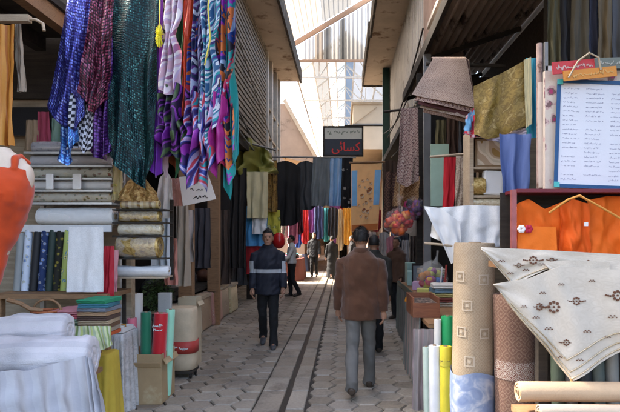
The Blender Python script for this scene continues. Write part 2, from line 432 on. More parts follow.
# ================================================================== the setting
# ---- render, sky, sun, camera
w = bpy.data.worlds.new('World'); sc.world = w; w.use_nodes = True
wn = w.node_tree
sky = N(wn, 'TexSky', None, sky_type='NISHITA', sun_disc=False, dust_density=6.0, ozone_density=.4, sun_elevation=radians(47), sun_rotation=radians(285))
bgn = wn.nodes['Background']; wn.links.new(sky.outputs[0], bgn.inputs[0]); bgn.inputs[1].default_value = .15
sun = bpy.data.lights.new('sun', 'SUN'); sun.energy = 3.6; sun.angle = radians(12); sun.color = (1, .92, .80)
so = bpy.data.objects.new('sun', sun); COL.objects.link(so); so.rotation_euler = Vector((.66, -.18, -.73)).to_track_quat('-Z', 'Y').to_euler()
cam = bpy.data.cameras.new('camera'); co = bpy.data.objects.new('camera', cam); COL.objects.link(co)
co.location = (0, 0, EYE); co.rotation_euler = (radians(90), 0, 0)
cam.sensor_width = 36; cam.lens = 36 * F / 620; cam.shift_x = -(CX - 310) / 620; cam.shift_y = (CY - 206) / 620
cam.clip_start = .05; cam.clip_end = 400; sc.camera = co
vs_ = sc.view_settings; vs_.view_transform = 'Standard'; vs_.look = 'None'; vs_.gamma = 1; vs_.use_curve_mapping = False
vs_.exposure = 3.0
sc.render.engine = 'CYCLES'
cy = sc.cycles; cy.use_denoising = True; cy.max_bounces = 8; cy.diffuse_bounces = 5; cy.glossy_bounces = 3; cy.transparent_max_bounces = 16
cy.sample_clamp_indirect = 6; cy.caustics_reflective = False; cy.caustics_refractive = False

# ---- ground, pavers, drain
m_ground = mat('damp dirt', (.06, .05, .042), uv=False, rough=.95, var=.5, bump=.5, bscale=60)
def grid_plane(x0, x1, y0, y1, z): return MB().add([(x0, y0, z), (x1, y0, z), (x1, y1, z), (x0, y1, z)], [(0, 1, 2, 3)])
tag(grid_plane(-150, 150, -150, 150, -.03).build('ground', m_ground), kind='structure')

def paver_mat():
    m = bpy.data.materials.new('concrete pavers'); m.use_nodes = True; nt = m.node_tree; b = nt.nodes['Principled BSDF']
    tc = N(nt, 'TexCoord'); u = N(nt, 'SeparateXYZ', {0: tc.outputs['UV']}).outputs[0]
    col = ramp(nt, u, [(.205, .17, .13), (.29, .25, .20), (.24, .205, .165), (.335, .295, .24), (.245, .205, .155), (.30, .265, .225)], 'LINEAR')
    o = tc.outputs['Object']
    big = N(nt, 'TexNoise', {'Vector': o, 'Scale': .9, 'Detail': 4.0}).outputs[0]
    sm = N(nt, 'TexNoise', {'Vector': o, 'Scale': 38.0, 'Detail': 5.0}).outputs[0]
    f = mth(nt, 'ADD', mth(nt, 'MULTIPLY', big, 1.1), mth(nt, 'ADD', mth(nt, 'MULTIPLY', sm, .7), .1))
    col = mixc(nt, 1.0, col, N(nt, 'CombineXYZ', {0: f, 1: f, 2: f}).outputs[0], 'MULTIPLY')
    dn = N(nt, 'TexNoise', {'Vector': o, 'Scale': 2.3, 'Detail': 7.0, 'Roughness': .7}).outputs[0]
    col = mixc(nt, ramp(nt, dn, [(0, 0, 0), (1, 1, 1)], 'LINEAR', pos=[.53, .72]), col, (.12, .10, .08))
    nt.links.new(col, b.inputs['Base Color'])
    nt.links.new(mth(nt, 'ADD', mth(nt, 'MULTIPLY', dn, .5), .32), b.inputs['Roughness'])
    nt.links.new(N(nt, 'Bump', {'Strength': .5, 'Distance': .006, 'Height': sm}).outputs[0], b.inputs['Normal'])
    return m
m_pav = paver_mat()
GX0, GX1 = -.845, -.365
def pavers(name, x0, x1, y0, y1):
    mb = MB(); r = .155; dx = 1.5 * r; dy = sqrt(3) * r; rr = random.Random(5)
    i0 = int(x0 / dx) - 1
    for i in range(i0, int(x1 / dx) + 2):
        for j in range(int(y0 / dy), int(y1 / dy)):
            cx, cyy = i * dx, j * dy + (dy / 2 if i % 2 else 0)
            pts = [(cx + r * cos(k * pi / 3), cyy + r * sin(k * pi / 3)) for k in range(6)]
            pts = [(min(max(a, x0), x1), b) for a, b in pts]
            if max(p[0] for p in pts) - min(p[0] for p in pts) < .07: continue
            mx = sum(p[0] for p in pts) / 6; uu = rr.random(); h = rr.uniform(-.004, .003); tx, ty = rr.uniform(-.007, .007), rr.uniform(-.007, .007)
            def P(p, k, dz): 
                q = (mx + (p[0] - mx) * k, cyy + (p[1] - cyy) * k)
                return (q[0], q[1], h + dz + (q[0] - mx) * tx + (q[1] - cyy) * ty)
            kk = 1 - rr.uniform(.03, .065)
            top = [P(p, kk - .07, 0) for p in pts]; rim = [P(p, kk, -.012) for p in pts]; low = [P(p, kk, -.045) for p in pts]
            vs = top + rim + low; fs = [list(range(6))]
            for a in (0, 6): fs += [(a + k, a + 6 + k, a + 6 + (k + 1) % 6, a + (k + 1) % 6) for k in range(6)]
            mb.add(vs, fs, [(uu, rr.random())] * 18)
    return tag(mb.build(name, m_pav), kind='structure')
pavers('pavement', -3.3, GX0 - .01, 3.2, 46)
pavers('pavement', GX1 + .01, 2.9, 3.2, 46)
mb = MB(); rr = random.Random(3); y = 3.0
while y < 46:
    L = rr.uniform(.42, .62)
    for x0, x1 in ((GX0, -.60), (-.54, GX1)):
        h = rr.uniform(-.006, .006); u = rr.random(); e = .012
        n0 = len(mb.f); mb.box(x0, x1, y + e, y + L - e, -.05, h, rz=rr.uniform(-.02, .02), rx=rr.uniform(-.012, .012))
        for k in range(n0, len(mb.f)): mb.uv[k] = [(u, .5)] * 4
    y += L
tag(mb.build('drain_kerb', m_pav, bev=.012), kind='structure')
tag(MB().box(-.62, -.51, 3, 46, -.029, -.024).build('drain_channel', pl((.022, .019, .016), 'black drain silt', uv=False, rough=.5)), kind='structure')

# ---- materials of the buildings
m_plaster = mat('stained white plaster', (.62, .58, .52), uv=False, rough=.9, var=.35, vscale=1.4, dirt=((.30, .25, .20), 1.7, .56), bump=.4, bscale=30)
m_soffit = mat('peeling concrete soffit', (.50, .42, .33), uv=False, rough=.95, var=.4, vscale=1.2, dirt=((.17, .105, .065), 1.5, .55), bump=.5, bscale=18)
m_edge = mat('dark sooty concrete edge', (.06, .05, .042), uv=False, rough=.95, var=.6, vscale=4, dirt=((.2, .16, .12), 5, .55))
m_slat = mat('weathered brown slats', [(.16, .135, .11), (.33, .29, .24), (.22, .19, .16)], 'plank', uv=False, scale=2.2, rough=.9, var=.5, vscale=2.0, dirt=((.30, .26, .21), 3.0, .62))
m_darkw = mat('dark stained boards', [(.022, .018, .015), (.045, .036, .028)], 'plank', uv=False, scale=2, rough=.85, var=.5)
m_wood = mat('brown timber', [(.17, .09, .045), (.30, .17, .085), (.22, .12, .06)], 'plank', uv=False, scale=5, rough=.65, var=.3)
m_pale = mat('pale worn timber', [(.34, .26, .18), (.48, .39, .28)], 'plank', uv=False, scale=5, rough=.8, var=.35)
m_steel = mat('grey painted steel', (.20, .20, .20), uv=False, rough=.5, metal=.3, var=.3)
m_wsteel = mat('white painted steel', (.78, .78, .77), uv=False, rough=.5, var=.1)
m_pink = mat('pinkish primed steel', (.40, .27, .20), uv=False, rough=.6, var=.2)
m_green = mat('dark green steel', (.012, .045, .035), uv=False, rough=.5, var=.4)
m_brownwall = mat('brown mud plaster', (.30, .215, .155), uv=False, rough=.95, var=.45, vscale=1.2, dirt=((.12, .08, .055), 1.3, .56))
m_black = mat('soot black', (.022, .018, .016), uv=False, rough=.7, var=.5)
m_beige = mat('cream painted panel', (.55, .47, .36), uv=False, rough=.8, var=.25, vscale=1.2, dirt=((.33, .2, .14), 1.1, .6))

# ---- left building: shops below, slatted upper storey with a projecting eave
LB = thing('shop_building', 'brown building with slatted upper storey and overhanging peeling eave beside striped scarves', 'building', (-3.2, 11, 0))
mb = MB()
z = 3.9
while z < 7.0:
    n0 = len(mb.f); mb.box(-2.215, -2.19, 5.6, 15.2, z, z + .075); z += .125
    for k in range(n0, len(mb.f)): mb.uv[k] = [(RN.random() * 50 + a, b) for a, b in mb.uv[k]]
for k in range(9): mb.box(-2.24, -2.216, 5.7 + k * 1.15, 5.78 + k * 1.15, 3.88, 7.0)
mb.build('slatted_screen', m_slat, LB)
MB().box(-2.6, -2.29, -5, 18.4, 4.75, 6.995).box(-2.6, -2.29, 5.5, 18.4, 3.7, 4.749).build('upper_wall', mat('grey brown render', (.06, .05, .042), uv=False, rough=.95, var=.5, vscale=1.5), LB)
for yy in (15.45, 16.4, 17.5, 18.3):
    MB().box(-2.3, -2.17, yy - .09, yy + .09, 3.7, 6.98).build('post', m_plaster, LB)
for zz in (4.55, 5.4):
    MB().box(-2.25, -2.2, 15.55, 18.2, zz, zz + .06).build('rail', m_pale, LB)
MB().box(-2.6, -1.5, -5, 18.5, 7.0, 7.16).build('eave', m_soffit, LB)
MB().box(-1.497, -1.44, -5, 18.53, 6.95, 7.42).build('fascia', m_edge, LB)
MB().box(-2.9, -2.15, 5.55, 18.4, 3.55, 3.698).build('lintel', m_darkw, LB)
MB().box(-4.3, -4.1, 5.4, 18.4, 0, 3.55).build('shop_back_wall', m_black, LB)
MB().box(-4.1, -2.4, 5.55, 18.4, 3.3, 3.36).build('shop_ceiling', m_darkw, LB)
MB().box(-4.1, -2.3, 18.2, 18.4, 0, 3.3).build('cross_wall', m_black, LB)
for yy in (8.0, 9.7, 13.6):
    MB().box(-2.46, -2.26, yy - .08, yy + .08, 0, 3.3).build('pillar', m_wood if yy < 10 else m_darkw, LB)
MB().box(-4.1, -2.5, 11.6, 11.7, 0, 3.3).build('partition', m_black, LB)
# stays and cables on the left facade
for i, (a, b) in enumerate((((-2.15, 9.0, 6.2), (-2.05, 16.2, 4.15)), ((-2.16, 9.8, 4.4), (-2.08, 13.9, 3.75)), ((-2.16, 8.6, 4.15), (-2.08, 13.2, 3.55)))):
    t = MB().tube([a, [(p + q) / 2 - (.10 if k == 2 else 0) for k, (p, q) in enumerate(zip(a, b))], b], .022 if i else .014, 8).build(('cable', 'pipe_rail', 'pipe_rail')[i], m_steel)
    tag(t, ('thin grey cable slanting down across the brown slatted screen', 'upper grey pipe under the slatted screen above the olive cloth', 'lower grey pipe just above the olive cloth')[i], ('cable', 'pipe', 'pipe')[i])

# ---- left far row beyond the eave
LF = thing('mud_brick_house', 'pinkish brown house with sloping roof end beyond the left eave', 'house', (-3.2, 25, 0))
mb = MB(); mb.prism([(-4.2, 0), (-1.75, 0), (-1.75, 4.7), (-1.15, 4.9), (-2.6, 7.6), (-4.2, 7.6)], 24, 29); mb.build('wall', m_brownwall, LF)
MB().beam((-1.05, 23.9, 4.85), (-2.65, 23.9, 7.75), .12, .16).build('roof_edge', m_pale, LF)
tag(MB().box(-4.3, -2.45, 29.2, 45, 0, 4.6).box(-2.6, -2.0, 29.2, 45, 3.0, 3.1).build('shop_row', m_brownwall), 'low brown row of shops far down the left side', 'building')

# ---- right building
RB = thing('plastered_building', 'white plastered upper storey with stained eave above the hanging rugs', 'building', (2.4, 14, 0))
MB().box(1.54, 1.9, 9.6, 19.0, 4.2, 7.0).build('upper_wall', m_plaster, RB)
mb = MB()
for k in range(40): mb.box(1.505, 1.535, 9.65 + k * .235, 9.65 + k * .235 + .12, 4.4, 6.95)
mb.build('ribbed_cladding', m_plaster, RB)
MB().box(1.45, 1.95, 8.6, 9.55, 3.9, 8.6).build('column', mat('brown pink stone', (.30, .21, .17), uv=False, rough=.95, var=.5, vscale=6), RB)
MB().box(.78, 1.6, 5, 14.25, 7.0, 7.14).build('eave', m_soffit, RB)
MB().box(.74, 1.6, 14.3, 19.0, 7.02, 7.16).build('eave', m_soffit, RB)
MB().box(.72, .777, 5, 14.28, 6.96, 7.4).build('fascia', m_edge, RB)
MB().box(.68, .737, 14.29, 19.03, 6.98, 7.4).build('fascia', m_edge, RB)
MB().box(.74, 1.6, 19.005, 19.06, 6.97, 7.4).build('fascia', m_edge, RB)
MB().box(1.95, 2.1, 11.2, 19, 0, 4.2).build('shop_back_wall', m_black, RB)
MB().box(1.3, 1.95, 11.2, 19, 4.0, 4.15).build('lintel', m_darkw, RB)
mb = MB()
for k in range(7): mb.box(1.35 + k * .13, 1.41 + k * .13, 5.5, 8.55, 4.95 + k * .14, 5.02 + k * .14)
mb.build('louvre', mat('pale grey slats', (.42, .39, .35), uv=False, rough=.7, var=.4), RB)
MB().box(2.3, 2.6, 3.0, 9.5, 4.9, 8.6).build('side_wall', m_brownwall, RB)
# cables on the right facade
for i, (a, b) in enumerate((((1.42, 9.4, 5.3), (1.3, 15.5, 4.5)), ((1.4, 9.2, 4.7), (1.32, 17, 4.9)), ((1.44, 9.5, 4.35), (1.28, 14.0, 3.7)))):
    pts = [tuple(p + (q - p) * t - (.28 * sin(pi * t) if k == 2 else 0) for k, (p, q) in enumerate(zip(a, b))) for t in [j / 8 for j in range(9)]]
    tag(MB().tube(pts, .016, 6).build('cable', m_black), ('black cable sagging highest across the white wall', 'black cable rising away along the white wall', 'lowest black cable sagging behind the bundled rugs')[i], 'cable')

# ---- right awning: ribbed metal sheet, seen from below
AW = thing('metal_awning', 'dark ribbed metal awning sloping over the right hand stalls', 'awning', (2, 6, 4.4))
A0, A1 = (1.25, 4.40), (2.75, 4.90)
mb = MB(); n = 11; prof = []
for k in range(n * 4 + 1):
    t = k / (n * 4); prof.append((A0[0] + (A1[0] - A0[0]) * t, A0[1] + (A1[1] - A0[1]) * t + (.04 if (k % 4) in (1, 2) else -.04)))
lo = [(a, b) for a, b in prof]; hi = [(a, b + .004) for a, b in prof]
mb.add([(a, 1.2, b) for a, b in lo] + [(a, 10.6, b) for a, b in lo], [(i, i + 1, i + 1 + len(lo), i + len(lo)) for i in range(len(lo) - 1)])
mb.add([(a, 1.2, b) for a, b in hi] + [(a, 10.6, b) for a, b in hi], [(i, i + len(hi), i + 1 + len(hi), i + 1) for i in range(len(hi) - 1)])
mb.build('ribbed_sheet', mat('old zinc sheet', (.36, .29, .235), uv=False, rough=.6, metal=.0, var=.5, vscale=2, dirt=((.06, .04, .03), 2.2, .55)), AW)
MB().box(1.19, 1.245, 1.2, 10.62, 4.30, 4.46).build('edge_beam', m_darkw, AW)
MB().box(2.755, 2.82, 1.2, 10.62, 4.78, 4.93).build('wall_beam', m_wsteel, AW)
for yy in (3.2, 5.7, 8.2, 10.5): MB().beam((1.25, yy, 4.33), (2.75, yy, 4.83), .05, .07).build('rafter', m_darkw, AW)

# ---- right stall: partition and side wall
RS = thing('stall_partition', 'dark board partition behind the orange and blue cloths', 'partition', (2.6, 5.6, 0))
MB().box(1.42, 4.5, 5.55, 5.65, 0, 2.75).build('board_wall', mat('dim ochre boards', [(.10, .075, .05), (.17, .13, .08)], 'plank', uv=False, scale=2, rough=.9, var=.4), RS)
MB().box(2.12, 4.5, 5.5, 5.6, 2.752, 4.3).build('upper_board', m_darkw, RS)
MB().box(2.76, 2.84, 5.66, 10.6, 0, 4.76).build('back_board', mat('dim brown boards', [(.05, .035, .025), (.10, .075, .055)], 'plank', uv=False, scale=2, rough=.9, var=.4), RS)
MB().box(4.5, 4.6, .5, 5.6, 0, 4.5).build('side_board', m_darkw, RS)

# ---- left stall: partition, ceiling
LS = thing('stall_partition', 'dingy beige board partition behind the left fabric rolls', 'partition', (-3.2, 5.4, 0))
MB().box(-4.6, -2.15, 5.38, 5.48, 0, 3.0).build('board_wall', mat('dingy beige boards', [(.34, .27, .19), (.48, .39, .28)], 'plank', uv=False, scale=2, rough=.9, var=.4), LS)
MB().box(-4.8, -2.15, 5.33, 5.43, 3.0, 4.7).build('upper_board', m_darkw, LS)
MB().box(-4.6, -2.6, 5.27, 5.33, 2.62, 2.9).build('sign_board', mat('black sign board', (.02, .02, .024), uv=False, rough=.4), LS)
CE = thing('stall_ceiling', 'dark joisted ceiling over the left stall', 'ceiling', (-3.4, 3.4, 3.5))
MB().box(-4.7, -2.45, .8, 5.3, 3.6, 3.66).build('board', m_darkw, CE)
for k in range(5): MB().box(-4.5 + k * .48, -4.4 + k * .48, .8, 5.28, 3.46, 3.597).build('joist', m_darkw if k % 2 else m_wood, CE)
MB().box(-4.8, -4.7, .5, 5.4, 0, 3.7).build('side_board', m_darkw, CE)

# ---- roof over the lane
RF = thing('skylight_roof', 'tall lean-to roof of ribbed sheets with slanting pink rafter over the lane', 'roof', (0, 12, 8))
def zr(x): return 8.62 + (x + 2.01) * .60
def rib_sheet(x0, x1, y0, y1, zf, pitch=.16, amp=.02):
    mb = MB(); n = max(2, int((x1 - x0) / pitch * 4)); P = [x0 + (x1 - x0) * k / n for k in range(n + 1)]
    vs = [(x, yy, zf(x) + (amp if (k % 4) in (1, 2) else -amp)) for yy in (y0, y1) for k, x in enumerate(P)]
    return mb.add(vs, [(i, i + 1, i + 2 + n, i + 1 + n) for i in range(n)])
sk_w = skylight('milky roof sheet', (.27, .265, .255), .09)
sk_c = skylight('cream roof sheet', (.165, .14, .115), .05)
sk_g = skylight('grey roof sheet', (.075, .075, .074), .05)
sk_b = skylight('bluish roof sheet', (.10, .125, .155), .06)
for x0, x1, m in ((-3.2, -1.66, sk_c), (-1.65, -.76, sk_c), (-.75, .30, sk_g), (.31, 1.5, sk_w), (1.51, 3.4, sk_w)):
    rib_sheet(x0, x1, 8.6, 19.3, zr).build('roof_sheet', m, RF)
MB().beam((-3.2, 19.38, zr(-3.2) - .12), (3.4, 19.38, zr(3.4) - .12), .10, .17).build('rafter', m_pink, RF)
MB().beam((-3.2, 11.0, zr(-3.2) - .14), (3.4, 11.0, zr(3.4) - .14), .08, .12).build('rafter', m_pink, RF)
MB().beam((-2.6, 19.38, 8.02), (2.4, 19.38, 8.02), .07, .08).build('tie_beam', m_pink, RF)
for x0, x1, m in ((-1.5, -1.05, sk_w), (-1.04, -.72, sk_c), (-.71, -.45, sk_g), (-.44, -.12, sk_w), (-.11, .1, sk_g), (.11, .8, sk_w), (.81, 1.6, sk_w)):
    mb = MB(); n = max(2, int((x1 - x0) / .07)); 
    for k in range(n):
        a = x0 + (x1 - x0) * k / n; b = x0 + (x1 - x0) * (k + 1) / n; d = .02 * (k % 2)
        mb.add([(a, 19.5 + d, 8.06), (b, 19.5 + .02 - d, 8.06), (b, 19.5 + .02 - d, zr(b) - .2), (a, 19.5 + d, zr(a) - .2)], [(0, 1, 2, 3)])
    mb.build('gable_sheet', m, RF)
R2 = thing('truss_roof', 'white trussed skylight roof running down the far lane', 'roof', (0, 34, 8))
def zg(x): return 9.3 - abs(x - .1) * .85
for k, (x0, x1) in enumerate(((-1.75, -1.15), (-1.14, -.66), (-.65, -.3), (-.29, .08), (.12, .47), (.48, .9), (.91, 1.4), (1.41, 2.0))):
    m = (sk_w, sk_g, sk_w, sk_b, sk_b, sk_w, sk_w, sk_w)[k]
    MB().add([(x0, 19.8, zg(x0)), (x1, 19.8, zg(x1)), (x1, 48, zg(x1)), (x0, 48, zg(x0))], [(0, 1, 2, 3)]).build('roof_sheet', m, R2)
for x in (-1.75, -1.145, -.655, -.295, .1, .475, .905, 1.405, 2.0):
    MB().box(x - .03, x + .03, 19.8, 48, zg(x) - .09, zg(x) - .02).build('purlin', m_wsteel, R2)
for k in range(9):
    yy = 20 + 3.4 * k; mb = MB()
    mb.beam((-1.8, yy, 7.62), (.1, yy, 9.18), .06); mb.beam((.1, yy, 9.18), (2.0, yy, 7.6), .06); mb.beam((-1.8, yy, 7.6), (2.0, yy, 7.6), .06)
    for a in (-.9, .1, 1.0): mb.beam((a, yy, 7.6), (a, yy, zg(a) - .12), .04)
    mb.beam((-.9, yy, 7.6), (.1, yy, 9.1), .035); mb.beam((1.0, yy, 7.6), (.1, yy, 9.1), .035)
    mb.build('truss', m_wsteel, R2)

# ---- right side beyond the eave: cream bay, green post, far shops, end wall
BY = thing('overhanging_bay', 'cream panelled bay jutting over the lane behind the shop sign', 'building', (1.3, 22, 5))
MB().box(.42, 2.4, 22, 27, 5.22, 7.05).build('panel_box', m_beige, BY)
MB().box(.36, 2.45, 21.95, 27.05, 7.06, 7.18).build('cornice', m_pale, BY)
MB().box(.40, 2.4, 21.97, 21.998, 6.22, 6.28).build('seam', m_steel, BY)
MB().beam((.5, 21.96, 6.28), (1.4, 21.96, 6.95), .03).build('brace', m_pale, BY)
tag(MB().box(1.75, 2.3, 19.1, 45, 0, 5.1).build('shop_row', m_brownwall), 'dim brown row of shops far down the right side', 'building')
tag(MB().box(1.28, 1.50, 17.0, 17.2, 0, 7.0).build('green_post', m_green), 'dark green steel post standing right of the black shop sign', 'post')
tag(MB().box(-4, 4, 45, 45.3, 0, 5.0).build('end_wall', m_brownwall), 'brown wall closing the lane behind the far crowd', 'wall')

# ---- shop sign: pale upper panel, navy lower panel with red script
SG = thing('shop_sign', 'black framed hanging sign with white upper panel and red script on navy', 'sign', (0, 17, 4.2))
sx0, sx1, sz0, sz1, sy = X(323, 17), X(363.5, 17), Z(156.5, 17), Z(126, 17), 17.0
mb = MB(); mb.box(sx0, sx1, sy, sy + .09, sz1 - .05, sz1); mb.box(sx0, sx1, sy, sy + .09, sz0, sz0 + .05)
mb.box(sx0, sx0 + .05, sy, sy + .09, sz0 + .05, sz1 - .05); mb.box(sx1 - .05, sx1, sy, sy + .09, sz0 + .05, sz1 - .05); mb.build('frame', m_black, SG)
zm = Z(139.5, 17)
MB().box(sx0 + .05, sx1 - .05, sy + .02, sy + .08, zm + .02, sz1 - .05).build('upper_panel', mat('pale sign panel', (.62, .66, .64), uv=False, rough=.4, var=.15), SG)
MB().box(sx0 + .05, sx1 - .05, sy + .02, sy + .08, sz0 + .05, zm + .019).build('lower_panel', mat('navy sign panel', (.012, .013, .03), uv=False, rough=.35, var=.2), SG)
def text_mesh(body, width, height, m, parent, cx, cz, y, name='script', bold=.0):
    cu = bpy.data.curves.new(name, 'FONT'); cu.body = body; cu.size = 1; cu.extrude = .02; cu.offset = bold
    o = bpy.data.objects.new(name, cu); COL.objects.link(o)
    me = bpy.data.meshes.new_from_object(o.evaluated_get(bpy.context.evaluated_depsgraph_get())); bpy.data.objects.remove(o)
    xs = [v.co.x for v in me.vertices]; ys = [v.co.y for v in me.vertices]
    a, b = width / (max(xs) - min(xs)), height / (max(ys) - min(ys))
    for v in me.vertices:
        v.co = Vector(((v.co.x - (min(xs) + max(xs)) / 2) * a, -v.co.z * .25, (v.co.y - min(ys)) * b))
    me.materials.clear(); me.materials.append(m)
    o = bpy.data.objects.new(name, me); COL.objects.link(o); o.location = Vector((cx, y, cz)) - ORG[parent.name]; o.parent = parent
    return o
text_mesh('\ufbfd\ufe8b\ufe8e\ufeb4\ufedb', .92, .40, mat('red sign paint', (.75, .03, .025), uv=False, rough=.4, var=.1), SG, X(346, 17), Z(154, 17), sy + .018, bold=.012)
rr = random.Random(8); mb = MB(); squiggles(mb, sx0 + .12, sx1 - .1, (zm + sz1) / 2 - .02, .11, sy + .02, rr, .022); mb.build('writing', mat('grey green sign paint', (.22, .28, .25), uv=False, rough=.5), SG)
tag(MB().box(sx1 - .6, 1.6, 17.03, 17.07, sz1 + .005, sz1 + .045).build('sign_bracket', m_black), 'thin black bracket bar carrying the red script sign', 'bracket')

# ================================================================== people
M_SKIN = mat('skin', (.36, .19, .12), uv=False, rough=.55, var=.15)
M_HAIR = mat('black hair', (.012, .010, .009), uv=False, rough=.6, var=.4, bump=.6, bscale=120)
M_EYE = mat('dark eye', (.02, .015, .012), uv=False, rough=.2, bump=0)
def person(label, px, Y, h, rz, top, trouser, top_kind='jacket', stride=.25, hair=True, arm_l=(.15, .25, .12), arm_r=(-.12, .25, .12), vox=.010, lead=1, shoe=(.05, .035, .025), face=True, cap=None, lean=0.0, headturn=0.0, x=None, wide=1.0, skirt=False):
    root = thing('person', label, 'person', (X(px, Y) if x is None else x, Y, 0), 'people in the lane', rz)
    S = h / 1.72
    def V(x, y, z): return Vector((x * S, y * S, z * S))
    # legs: lead side steps forward
    legs = {}
    for s in (-1, 1):
        a = stride if s == lead else -stride * .9; kn = .10 if s == lead else .38
        hip = Vector((s * .076, 0, .90)); knee = hip + Vector((s * .01, sin(a) * .43, -cos(a) * .43)); ank = knee + Vector((0, sin(a - kn) * .41, -cos(a - kn) * .41)); legs[s] = (hip, knee, ank, a - kn)
    low = min(l[2].z for l in legs.values()) - .075
    D = Vector((0, 0, -low))
    legs = {s: (a + D, b + D, c + D, t) for s, (a, b, c, t) in legs.items()}
    q = lambda v: Vector((v.x, v.y, v.z)) * S
    up = lambda x, y, z: V(x, y + lean * max(0, z - .9), z - low)
    def ring(z, rx, ry, y=0, n=20): return [up(rx * cos(2 * pi * k / n), y + ry * sin(2 * pi * k / n), z) for k in range(n)]
    arms = {}
    for s, (sw, el, ab) in ((-1, arm_l), (1, arm_r)):
        sh = Vector((s * .176 * wide, lean * .5, 1.372 - low)); e = sh + Vector((s * sin(ab) * .28, sin(sw) * .28, -cos(sw) * cos(ab) * .28))
        wr = e + Vector((s * sin(ab * .3) * .25, sin(sw + el) * .25, -cos(sw + el) * .25)); arms[s] = (sh, e, wr, sw + el)
    # body: one continuous surface
    mb = MB()
    mb.loft([ring(z, rx * wide, ry, y) for z, rx, ry, y in ((.84, .12, .09, 0), (.92, .155, .105, 0), (1.05, .135, .09, 0), (1.22, .155, .10, 0), (1.34, .165, .095, -.005), (1.42, .13, .075, -.01), (1.455, .062, .06, 0), (1.50, .052, .055, .005), (1.56, .05, .055, .01))])
    for s in (-1, 1):
        hip, knee, ank, t = legs[s]
        mb.tube([q(hip), q((hip + knee) / 2), q(knee), q(knee * .6 + ank * .4), q(ank)], [.064 * S, .058 * S, .046 * S, .044 * S, .034 * S], 12)
        f = ank + Vector((0, .13, -.035 + .10 * min(0, t))); b = ank + Vector((0, -.05, -.03)); mb.tube([q(b), q(ank + Vector((0, .04, -.03))), q(f)], [.034 * S, .04 * S, .028 * S], 10)
        sh, e, wr, t2 = arms[s]
        mb.tube([q(sh), q((sh + e) / 2), q(e), q(e * .5 + wr * .5), q(wr)], [.05 * S, .044 * S, .036 * S, .036 * S, .026 * S], 12)
        hd = Vector((0, sin(t2), -cos(t2))); sd = Vector((s, 0, 0)); fw = hd.cross(sd) * s
        if fw.y < 0: fw = -fw
        palm = [wr, wr + hd * .04, wr + hd * .085]
        mb.tube([q(p) for p in palm], [.026 * S, .036 * S, .034 * S], 10, ell=.55)
        for k, (o_, L) in enumerate(((.027, .070), (.009, .080), (-.009, .075), (-.026, .058))):
            base = wr + hd * .08 + fw * o_; c1 = base + hd * L * .5 - sd * .008; c2 = c1 + hd * L * .42 - sd * (.022 + .004 * k)
            mb.tube([q(base), q(c1), q(c2)], [.0095 * S, .0088 * S, .0075 * S], 8)
        tb_ = wr + hd * .025 + fw * .028; mb.tube([q(tb_), q(tb_ + fw * .022 + hd * .03 - sd * .01), q(tb_ + fw * .026 + hd * .062 - sd * .02)], [.012 * S, .0105 * S, .009 * S], 8)
    hc = up(0, .015, 1.605); ct, st = cos(headturn), sin(headturn)
    def H(x, y, z): return hc + Vector((x * ct - y * st, x * st + y * ct, z)) * S
    n0 = len(mb.v)
    mb.ball(H(0, -.008, .022), (.074 * S, .093 * S, .094 * S), 20, 14)
    mb.loft([[H(rx * cos(2 * pi * k / 16), y + ry * sin(2 * pi * k / 16), z) for k in range(16)] for z, rx, ry, y in ((-.112, .026, .03, .058), (-.098, .045, .05, .045), (-.06, .060, .068, .028), (-.02, .067, .08, .012), (.03, .070, .088, .0))])
    mb.tube([H(0, .085, .012), H(0, .103, -.018), H(0, .092, -.032)], [.009 * S, .014 * S, .013 * S], 8)
    mb.tube([H(-.024, .084, -.066), H(0, .092, -.064), H(.024, .084, -.066)], .008 * S, 8)
    mb.tube([H(-.045, .076, .034), H(0, .088, .034), H(.045, .076, .034)], .009 * S, 8)
    for s in (-1, 1): mb.ball(H(s * .073, -.005, -.01), (.011 * S, .022 * S, .032 * S), 8, 8)
    mb.build('body', M_SKIN, root, local=True, remesh=vox * .62 if vox < .012 else vox * .75, smooth_it=2)
    if face:
        for s in (-1, 1): MB().ball(H(s * .031, .080, .012), (.010 * S, .006 * S, .006 * S), 10, 6).build('eye', M_EYE, root, local=True)
        MB().tube([H(-.022, .0935, -.066), H(0, .1005, -.0645), H(.022, .0935, -.066)], .0035 * S, 6).build('mouth', mat('lips', (.25, .08, .06), uv=False, rough=.5), root, local=True)
    # hair shell: hidden inside the head in front of the face
    if hair:
        def hf(d):
            k = 1.0
            front = d.y
            if front > .25 and d.z < .52: k = .82
            elif d.z < -.55: k = .80
            elif abs(d.x) > .55 and d.z < -.1 and front > -.25: k = .84
            return k + .05 * noise.noise(d * 7)
        mm = MB()
        def g(u, v):
            a, t = 2 * pi * u, pi * v; d = Vector((sin(t) * cos(a), sin(t) * sin(a), -cos(t))); k = hf(d)
            return H(d.x * .082 * k, -.010 + d.y * .103 * k, .024 + d.z * .106 * k)
        mm.grid(g, 36, 26)
        rh = random.Random(5)
        for _ in range(420 if vox < .012 else 0):
            u, v = rh.random(), rh.uniform(.34, 1); d = Vector((sin(pi * v) * cos(2 * pi * u), sin(pi * v) * sin(2 * pi * u), -cos(pi * v)))
            if hf(d) < .92: continue
            p = g(u, v); dn = Vector((rh.gauss(0, .45), rh.gauss(0, .45) - .3, -1.0)); dn = (dn - d * dn.dot(d)).normalized(); e = p + (dn + d * rh.uniform(.1, .55)).normalized() * rh.uniform(.018, .04) * S; sdv = d.cross(e - p).normalized() * .004
            mm.add([p - sdv, p + sdv, e + d * .004], [(0, 1, 2)])
        mm.build('hair', hair if isinstance(hair, bpy.types.Material) else M_HAIR, root, local=True)
    # trousers
    tr = MB()
